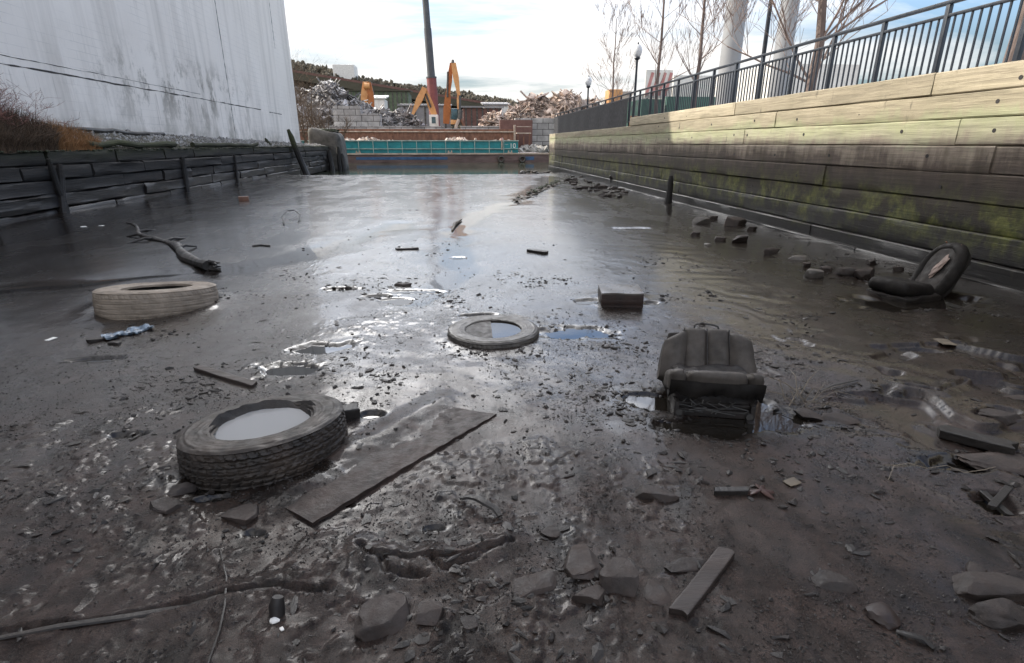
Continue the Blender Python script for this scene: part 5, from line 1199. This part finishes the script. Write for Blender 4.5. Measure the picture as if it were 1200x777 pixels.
structure(MB().box((atY(628, 175, 76)[0] + 3, 76.2, -.5), (12, 6, 1.0)).build('shore_ramp', M['conc_dark'], smooth=False))
# machines
def arm(mb, p, q, w0, w1, d=.55):
    p, q = Vector(p), Vector(q); t_ = (q - p).normalized(); L = (q - p).length; mid = p.lerp(q, .45)
    s = t_.cross(Vector((0, 1, 0))).normalized(); w0 *= .78; w1 *= .78
    poly = [p - s * w0 * .5, mid - s * max(w0, w1) * .62, q - s * w1 * .5, q + s * w1 * .5, mid + s * max(w0, w1) * .62, p + s * w0 * .5]
    V = [v + Vector((0, -d / 2, 0)) for v in poly] + [v + Vector((0, d / 2, 0)) for v in poly]; n = 6
    return mb.add([tuple(v) for v in V], [tuple(range(6))[::-1], tuple(range(6, 12))] + [(i, (i + 1) % 6, 6 + (i + 1) % 6, 6 + i) for i in range(6)])
def P3(px, py, Y): X_, Z_ = atY(px, py, Y); return (X_, Y, Z_)
def base_machine(root, px, Y, cabm='cab', cabside=0, w=3.0, dz=0.0):
    X_ = atY(px, 150, Y)[0]; zb = 1.5
    MB().box((X_ - 1.1, Y + .5, zb + .4), (.6, 3.6, .8)).box((X_ + 1.1, Y + .5, zb + .4), (.6, 3.6, .8)).build('track', M['cyl'], root, bevel=.15)
    MB().box((X_, Y + 1.0, zb + 1.35 + dz / 2), (w, 3.0, 1.0 + dz)).build('body', M['orange_dark'], root, bevel=.08)
    return X_, zb
Ye = 87
ex1 = thing('material_handler', 'tall orange material handler with folded arm and hanging grab', 'excavator', (atY(530, 150, Ye)[0], Ye + .5, 1.5))
X_, zb = base_machine(ex1, 529, Ye + 1, dz=.3)
mb = MB(); arm(mb, P3(523.0, 145, Ye + .3), P3(525, 108, Ye + .2), 1.15, .9, .8); mb.build('boom', M['orange_dark'], ex1, smooth=False)
mb = MB(); arm(mb, P3(525, 110, Ye), P3(529, 74, Ye), .80, .55, .6); mb.build('boom', M['orange_dark'], ex1, smooth=False)
mb = MB(); arm(mb, P3(531.5, 74, Ye - .7), P3(537.8, 112, Ye - .8), .85, .5, .5); arm(mb, P3(537.2, 111, Ye - .8), P3(536.8, 128, Ye - .9), .45, .25, .35); mb.build('stick', M['orange'], ex1, smooth=False)
MB().tube([P3(524.8, 84, Ye - .35), P3(524.3, 114, Ye - .35)], .13, 8).tube([P3(538.8, 112, Ye - .85), P3(538.6, 132, Ye - .95)], .2, 8).build('hydraulic_ram', M['cyl'], ex1)
MB().tube([P3(530.6, 70, Ye), P3(530.6, 76, Ye)], [.16, .3], 8).build('sheave', M['cyl'], ex1)
MB().box((atY(532.5, 135, Ye)[0], Ye - .2, atY(532, 134, Ye)[1]), (.9, 1.2, 1.5)).build('cab', M['glass'], ex1, bevel=.08)
MB().box((atY(532.5, 142, Ye)[0], Ye - .1, atY(532, 143.2, Ye)[1]), (1.1, 1.3, .6)).build('cab_base', M['orange'], ex1, bevel=.05)
gb = MB().tube([P3(540, 129, Ye - 1), P3(538.5, 140, Ye - 1)], .34, 8).build('grab_head', M['cyl'], ex1)
MB().tube([P3(538, 139, Ye - 1), P3(534.5, 148, Ye - 1.1), P3(533.5, 153, Ye - 1.1), P3(536.5, 159, Ye - 1.2)], [.25, .24, .2, .10], 7).build('grab_claw', M['scrap_brown'], ex1); MB().tube([P3(540, 139, Ye - 1), P3(543.5, 147, Ye - .9), P3(544, 153, Ye - .9), P3(542, 157, Ye - 1)], [.22, .2, .18, .08], 7).build('grab_claw', M['rust'], ex1)
ex2 = thing('material_handler', 'yellow orange material handler with arm bent in an inverted V and white cab', 'excavator', (atY(508, 150, 90)[0], 90.5, 1.5))
base_machine(ex2, 512, 91)
mb = MB(); arm(mb, P3(511, 140, 90), P3(497.5, 104, 89.8), 1.0, .75, .6); mb.build('boom', M['orange'], ex2, smooth=False)
mb = MB(); arm(mb, P3(497.8, 103, 89.4), P3(483.5, 134, 89.2), .95, .45, .5); mb.build('stick', M['orange'], ex2, smooth=False)
MB().tube([P3(499, 110, 89.4), P3(505, 126, 89.4)], .13, 8).build('hydraulic_ram', M['cyl'], ex2)
cb = MB().box((atY(508.5, 141.5, 89)[0], 89.2, atY(508, 141.8, 89)[1]), (1.35, 1.5, 1.75)).build('cab', M['cab'], ex2, bevel=.1)
MB().box((atY(508.2, 140.5, 88.4)[0], 88.44, atY(508, 140.8, 88.4)[1]), (.6, .06, .9)).build('window', M['glass'], cb)
ex3 = thing('material_handler', 'orange material handler with folded upright arm behind the grey scrap', 'excavator', (atY(433, 130, 112)[0], 112.5, 1.5))
base_machine(ex3, 433, 113)
mb = MB(); arm(mb, P3(426.5, 125, 112), P3(428, 96, 112), 1.3, 1.0, .8); arm(mb, P3(431.5, 124, 112.3), P3(431, 96, 112.3), .8, .8, .8); mb.build('boom', M['orange'], ex3, smooth=False)
mb = MB(); arm(mb, P3(432, 97, 111.4), P3(437.5, 126, 111.4), 1.1, .6, .5); mb.build('stick', M['orange_dark'], ex3, smooth=False)
MB().tube([P3(427, 101, 111.3), P3(433.5, 101, 111.3)], .55, 12).build('knuckle', M['orange'], ex3)
# mast
xm = atY(502.7, 60, 97)[0]
ms = thing('mast', 'tall dark mast with faded red lower section behind the orange machines', 'mast', (xm + .35, 97, 1.4))
zr = atY(505, 91, 97)[1]
MB().tube([(xm + .55, 97, 1.4), (xm + .2, 97, zr)], [.85, .78], 20).build('lower_section', M['mast_red'], ms)
MB().tube([(xm + .2, 97, zr - .02), (xm - .06, 97, zr + 7), (xm - .061, 97, zr + 7.03), (xm - .9, 97, 42)], [.62, .58, .52, .40], 20).build('upper_section', M['mast_grey'], ms)
MB().tube([(xm + .2, 97, zr - .1), (xm + .19, 97, zr + .12)], .84, 20).build('collar', M['mast_grey'], ms)
# sheds
def shed(px0, px1, pyt, pyb, Y, dep, label, wallm, roofm, ribs=0, over=.4, name='shed'):
    X0, X1 = atY(px0, 140, Y)[0], atY(px1, 140, Y)[0]; zt_ = atY((px0 + px1) / 2, pyt, Y)[1]; zb = 1.4
    t_ = thing(name, label, 'shed', ((X0 + X1) / 2, Y + dep / 2, zb))
    MB().box(((X0 + X1) / 2, Y + dep / 2, (zt_ + zb) / 2), (X1 - X0, dep, zt_ - zb)).build('wall', M[wallm], t_, smooth=False)
    MB().add([(X0 - over, Y - over, zt_ + .02), (X1 + over, Y - over, zt_ + .02), (X1 + over, Y + dep + over, zt_ + .9), (X0 - over, Y + dep + over, zt_ + .9), (X0 - over, Y - over, zt_ + .32), (X1 + over, Y - over, zt_ + .32), (X1 + over, Y + dep + over, zt_ + 1.2), (X0 - over, Y + dep + over, zt_ + 1.2)],
             [(3, 2, 1, 0), (4, 5, 6, 7), (0, 1, 5, 4), (1, 2, 6, 5), (2, 3, 7, 6), (3, 0, 4, 7)]).build('roof', M[roofm], t_, smooth=False)
    for i in range(ribs):
        x_ = X0 + (X1 - X0) * (i + .5) / ribs; MB().box((x_, Y - .08, (zt_ + zb) / 2), (.28, .16, zt_ - zb - .05)).build('pillar', M['conc_dark'], t_, smooth=False)
    return t_
shed(543, 588, 126.5, 148, 112, 14, 'long brown metal shed with grey sheet roof behind the tall handler', 'shed_brown', 'shed_grey', 7)
shed(469, 528, 124.5, 148, 118, 12, 'blue grey shed behind the base of the dark mast', 'shed_grey', 'shed_grey', 5)
shed(568, 596, 123.5, 148, 128, 8, 'small pale cream building at the right end of the brown shed', 'cab', 'shed_grey', 0)
shed(396, 480, 107, 130, 150, 12, 'long green clad building with concrete pillars under the hillside', 'shed_green', 'hill', 16)
shed(436, 452, 116, 134, 128, 6, 'small white site cabin right of the folded orange arm', 'cab', 'cab', 0)
# hillside with a road ledge and bare woods
n, m_ = 150, 40; Pg = np.zeros((n, m_, 3)); pxs = np.linspace(-250, 760, n)
prof = [(-250, 40), (150, 52), (345, 70), (400, 84), (450, 96), (520, 104), (560, 111), (600, 119), (650, 127), (700, 134), (760, 140)]
for i, px in enumerate(pxs):
    X_, Z_ = atY(px, np.interp(px, [p[0] for p in prof], [p[1] for p in prof]) + 5, 240)
    for j in range(m_):
        t_ = j / (m_ - 1); y = 168 + 150 * t_; f = min(1, t_ * 1.9) ; Z2 = 1.3 + max(.4, (Z_ - 1.3)) * (sst(0, 1, f) * .86 + .14 * min(1, f * 1.0)) + 1.2 * (fbm(np.array(i * .35), np.array(j * .4), 3, 171) - .5)
        Pg[i, j] = (X_ * (y / 240) if px < 345 else X_ * (.7 + .3 * y / 240), y, Z2)
structure(MB().grid(Pg).build('hill', M['hill']))
mb = MB(); random.seed(61)
for i in range(6500):
    px = random.uniform(300, 700); a_ = (px + 250) / 1010 * (n - 1); i0 = int(a_); j = min(m_ - 1, int(random.random() ** .8 * 24)); p = Pg[i0, j]
    h_ = random.uniform(1.0, 2.6); x_, y_ = p[0] + random.uniform(-1.5, 1.5), p[1] + random.uniform(-2, 2)
    for _ in range(3):
        v, f = ICO[1]; mb.add(v * (1 + .9 * (rng.random((len(v), 1)) - .5)) * np.array([random.uniform(.4, 1.1), random.uniform(.4, 1), random.uniform(.5, 1.4)]) * h_ * .34 + np.array((x_ + random.uniform(-.8, .8), y_, p[2] + h_ * random.uniform(.2, .8))), f)
tag(mb.build('hillside_woods', M['hill_woods'], smooth=False, merge=False), 'dark bare winter woods covering the hillside beyond the river', 'woods', kind='stuff')
# viaduct: dark concrete deck crossing the hill foot
v0, v1 = P3(300, 78, 205), P3(620, 131, 205)
vd = thing('viaduct', 'long dark elevated road deck on pillars running along the hillside', 'viaduct', ((v0[0] + v1[0]) / 2, 205, 1.4))
d = Vector(v1) - Vector(v0); nseg = 20
V = []; Fc = []
for i in range(nseg + 1):
    c = Vector(v0) + d * i / nseg; V += [(c.x, c.y - 5, c.z - 2.4), (c.x, c.y - 5, c.z - .2), (c.x, c.y + 5, c.z - .2), (c.x, c.y + 5, c.z - 2.4)]
    if i < nseg: b0 = 4 * i; Fc += [(b0 + k_, b0 + (k_ + 1) % 4, b0 + 4 + (k_ + 1) % 4, b0 + 4 + k_) for k_ in range(4)]
MB().add(V, Fc).build('deck', M['hill'], vd, smooth=False)
V = [];Fc = []
for i in range(nseg + 1):
    c = Vector(v0) + d * i / nseg; V += [(c.x, c.y - 5.05, c.z - .2), (c.x, c.y - 5.05, c.z + .5), (c.x, c.y - 4.8, c.z + .5), (c.x, c.y - 4.8, c.z - .2)]
    if i < nseg: b0 = 4 * i; Fc += [(b0 + k_, b0 + (k_ + 1) % 4, b0 + 4 + (k_ + 1) % 4, b0 + 4 + k_) for k_ in range(4)]
MB().add(V, Fc).build('parapet', M['shed_brown'], vd, smooth=False)
for i in range(0, nseg): c = Vector(v0) + d * (i + .5) / nseg; MB().box((c.x, c.y, (c.z - 2.4 + 1.2) / 2), (1.2, 2.5, max(.3, c.z - 2.45 - 1.2))).build('pillar', M['hill'], vd, smooth=False)
tx, tz = atY(404, 80, 235); tag(MB().box((tx, 236, tz - 3), (8, 8, 8)).build('hilltop_building', M['cab'], smooth=False, bevel=.2), 'pale box shaped building on the hilltop behind the bare thicket', 'building')

# ------------------------------------------------------------------ promenade furniture
def lamp(label, px, py, X_, m_top, group='promenade lamps'):
    Yl, _ = atX(px, py, X_); zt = m_top
    t_ = thing('street_lamp', label, 'street lamp', (X_, Yl, PZ), group=group)
    MB().tube([(0, 0, 0), (0, 0, .35), (0, 0, .36), (0, 0, zt - PZ)], [.10, .085, .055, .042], 12).build('pole', M['rail_paint'], t_, local=True)
    MB().tube([(0, 0, zt - PZ - .02), (0, 0, zt - PZ + .05), (0, 0, zt - PZ + .10)], [.05, .12, .10], 12).build('collar', M['rail_paint'], t_, local=True)
    mb = MB().blob((0, 0, zt - PZ + .30), (.17, .17, .24), 0, 0, 1, 3); mb.build('lamp_globe', M['globe'], t_, local=True)
    MB().tube([(0, 0, zt - PZ + .53), (0, 0, zt - PZ + .62)], [.05, .01], 8).build('finial', M['rail_paint'], t_, local=True)
lamp('tall dark lamp post between the two pale poles', 889, 108, 7.2, 5.05); lamp('clear globe lamp left of the brown mid trees, nearer of the two far lamps', 742, 140, 7.2, atY(742, 70, atX(742, 140, 7.2)[0])[1]); lamp('clear globe lamp above the brown scrap hill, farthest lamp', 688.5, 125, 7.2, atY(688.5, 103, atX(688.5, 125, 7.2)[0])[1])
for (px, X_, r, lb) in ((857, 13.5, .50, 'wide pale grey pole left of the tall dark lamp post'), (918, 15.0, .40, 'pale grey pole right of the tall dark lamp post')):
    Yp, _ = atX(px, 60, X_); t_ = thing('steel_pole', lb, 'pole', (X_, Yp, PZ))
    MB().tube([(0, 0, 0), (0, 0, 16)], [r, r * .86], 32).build('shaft', M['white_pole'], t_, local=True); MB().tube([(0, 0, 0), (0, 0, .25)], [r + .22, r + .22], 32).build('base_plate', M['white_pole'], t_, local=True)
# hoardings and low buildings behind the railing
def panel(px0, px1, py0, py1, Y, name, label, cat, m, th=.3, zb=PZ):
    X0, Z1 = atY(px0, py0, Y); X1, _ = atY(px1, py0, Y)
    return tag(MB().box(((X0 + X1) / 2, Y + th / 2, (Z1 + zb) / 2), (X1 - X0, th, Z1 - zb)).build(name, M[m], smooth=False, bevel=.02), label, cat)
panel(782, 858, 113, 140, 31, 'hoarding', 'green site hoarding seen through the railing left of the pale poles', 'hoarding', 'green_sheet')
panel(752, 779, 116, 140, 30.4, 'shipping_container', 'dark green container seen through the railing near the mesh', 'container', 'green_sheet', 2.4)
panel(728, 741, 107, 140, 44, 'low_building', 'small pinkish grey building behind the nearer clear globe lamp', 'building', 'conc', 6)
panel(905, 1010, 74, 130, 36, 'low_building', 'pale low building behind the brown tree and railing', 'building', 'cab', 8)
panel(790, 845, 88, 130, 58, 'low_building', 'pale far building behind the slender tree by the left pale pole', 'building', 'cab', 8)
sg = thing('signboard', 'white signboard with red stripes behind the wispy tree', 'sign', (atY(773, 90, 40)[0], 40, PZ))
X_, Z1 = atY(773, 82, 40); MB().box((X_, 40, Z1 - .9), (1.9, .1, 1.8)).build('board', M['cab'], sg); 
for i in range(4): MB().box((X_ - .66 + .44 * i, 39.93, Z1 - .9), (.2, .03, 1.5), roteul(0, .25, 0)).build('stripe', M['red_paint'], sg)
for s in (-.7, .7): MB().box((X_ + s, 40.1, (PZ + Z1) / 2), (.1, .1, Z1 - PZ)).build('leg', M['cyl'], sg)
ld = thing('loader', 'orange and yellow loader standing behind the mesh at the promenade end', 'loader', (atY(722, 120, 42)[0], 42, PZ))
X_, Z1 = atY(722, 105, 42); MB().box((X_, 42, PZ + 1.0), (1.5, 2.4, 1.1)).build('body', M['yellow'], ld, bevel=.08); MB().box((X_ - .1, 42.2, (PZ + 1.5 + Z1) / 2), (1.0, 1.2, Z1 - PZ - 1.5)).build('cab', M['orange'], ld, bevel=.08)
for s in (-.62, .62):
    for yy in (-.8, .8): MB().tube([(X_ + s - .14, 42 + yy, PZ + .42), (X_ + s + .14, 42 + yy, PZ + .42)], .42, 18).build('wheel', M['rubber'], ld)
for i, (px, w) in enumerate(((745, .5), (763, .6))):
    X_, Z1 = atY(px, 118, 27); tag(MB().box((X_, 27, (PZ + 2.75) / 2), (w, .5, 2.75 - PZ)).build('barrier_drum', M['orange'], bevel=.05), ['orange site barrier behind the railing nearest the mesh', 'orange site barrier behind the railing beside the green container'][i], 'barrier')

# ------------------------------------------------------------------ daylight
AZ, EL = R(-70), R(32)
sun = bpy.data.lights.new('sun', 'SUN'); sun.energy = 3.2; sun.angle = R(.53); sun.color = (1, .93, .82)
so = bpy.data.objects.new('sun', sun); col.objects.link(so)
so.rotation_euler = Vector((math.sin(AZ) * math.cos(EL), math.cos(AZ) * math.cos(EL), math.sin(EL))).to_track_quat('Z', 'Y').to_euler()
w = bpy.data.worlds.new('World'); scene.world = w; w.use_nodes = True; nt = w.node_tree
bgn = nt.nodes['Background']; sky = nt.nodes.new('ShaderNodeTexSky'); sky.sky_type = 'NISHITA'; sky.sun_disc = False
sky.sun_elevation = EL; sky.sun_rotation = AZ; sky.air_density = 1.0; sky.dust_density = 1.2; sky.ozone_density = 1.2
tc = nt.nodes.new('ShaderNodeTexCoord'); sep = nt.nodes.new('ShaderNodeSeparateXYZ'); nt.links.new(tc.outputs['Generated'], sep.inputs[0])
zc = math_(nt, 'ADD', math_(nt, 'MAXIMUM', sep.outputs[2], 0), .12)
cmb = nt.nodes.new('ShaderNodeCombineXYZ'); nt.links.new(math_(nt, 'DIVIDE', sep.outputs[0], zc), cmb.inputs[0]); nt.links.new(math_(nt, 'DIVIDE', sep.outputs[1], zc), cmb.inputs[1])
mp = nt.nodes.new('ShaderNodeMapping'); mp.inputs['Scale'].default_value = (.55, 1.0, 1); mp.inputs['Location'].default_value = (1.3, .4, 0); nt.links.new(cmb.outputs[0], mp.inputs[0])
cl = noise(nt, mp.outputs[0], .75, 9, .58, .5)
# more cloud to the front left and low down, thinner to the right and overhead
low_ = ramp(nt, sep.outputs[2], [(0, (.02,) * 3), (.06, (.05,) * 3), (.17, (.05,) * 3), (.23, (-.10,) * 3), (.33, (-.10,) * 3), (.42, (.09,) * 3), (.70, (.05,) * 3), (.85, (-.05,) * 3)])
bias = math_(nt, 'ADD', math_(nt, 'MULTIPLY', sep.outputs[0], -.20), low_)
mask = ramp(nt, math_(nt, 'ADD', cl, bias), [(.38, .04), (.50, .6), (.62, 1)])
skyb = mix(nt, 1.0, sky.outputs[0], ramp(nt, sep.outputs[2], [(0, (.30, .34, .36)), (.12, (.42, .46, .48)), (.23, (.95, 1.08, 1.22)), (.34, (1.15, 1.36, 1.6)), (.5, (1.5, 1.42, 1.38))]), 'MULTIPLY')
# bright cloud band added ahead, above the view, for the mud's reflections; low cloud duller
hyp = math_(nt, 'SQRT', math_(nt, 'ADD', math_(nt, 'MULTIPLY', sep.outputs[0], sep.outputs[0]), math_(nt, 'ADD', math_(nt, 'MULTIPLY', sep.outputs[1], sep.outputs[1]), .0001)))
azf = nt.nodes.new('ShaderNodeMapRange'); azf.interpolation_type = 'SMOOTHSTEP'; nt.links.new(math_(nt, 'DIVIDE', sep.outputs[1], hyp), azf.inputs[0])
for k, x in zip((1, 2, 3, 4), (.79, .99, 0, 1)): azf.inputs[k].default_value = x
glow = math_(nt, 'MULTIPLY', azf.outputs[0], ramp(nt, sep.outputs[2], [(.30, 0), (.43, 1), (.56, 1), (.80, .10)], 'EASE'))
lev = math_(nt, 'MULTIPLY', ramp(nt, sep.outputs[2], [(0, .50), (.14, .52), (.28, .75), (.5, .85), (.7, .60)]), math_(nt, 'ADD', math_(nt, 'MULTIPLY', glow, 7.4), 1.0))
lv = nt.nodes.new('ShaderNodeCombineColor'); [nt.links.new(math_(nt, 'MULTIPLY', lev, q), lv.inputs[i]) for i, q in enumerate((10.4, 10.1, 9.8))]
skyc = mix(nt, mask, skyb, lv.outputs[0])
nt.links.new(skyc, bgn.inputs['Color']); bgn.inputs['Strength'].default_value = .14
vs = scene.view_settings; vs.view_transform = 'Standard'; vs.look = 'None'; vs.gamma = 1; vs.use_curve_mapping = False; vs.exposure = .80
scene.render.engine = 'CYCLES'; scene.cycles.use_denoising = True; scene.cycles.max_bounces = 6; scene.cycles.glossy_bounces = 4; scene.cycles.diffuse_bounces = 3
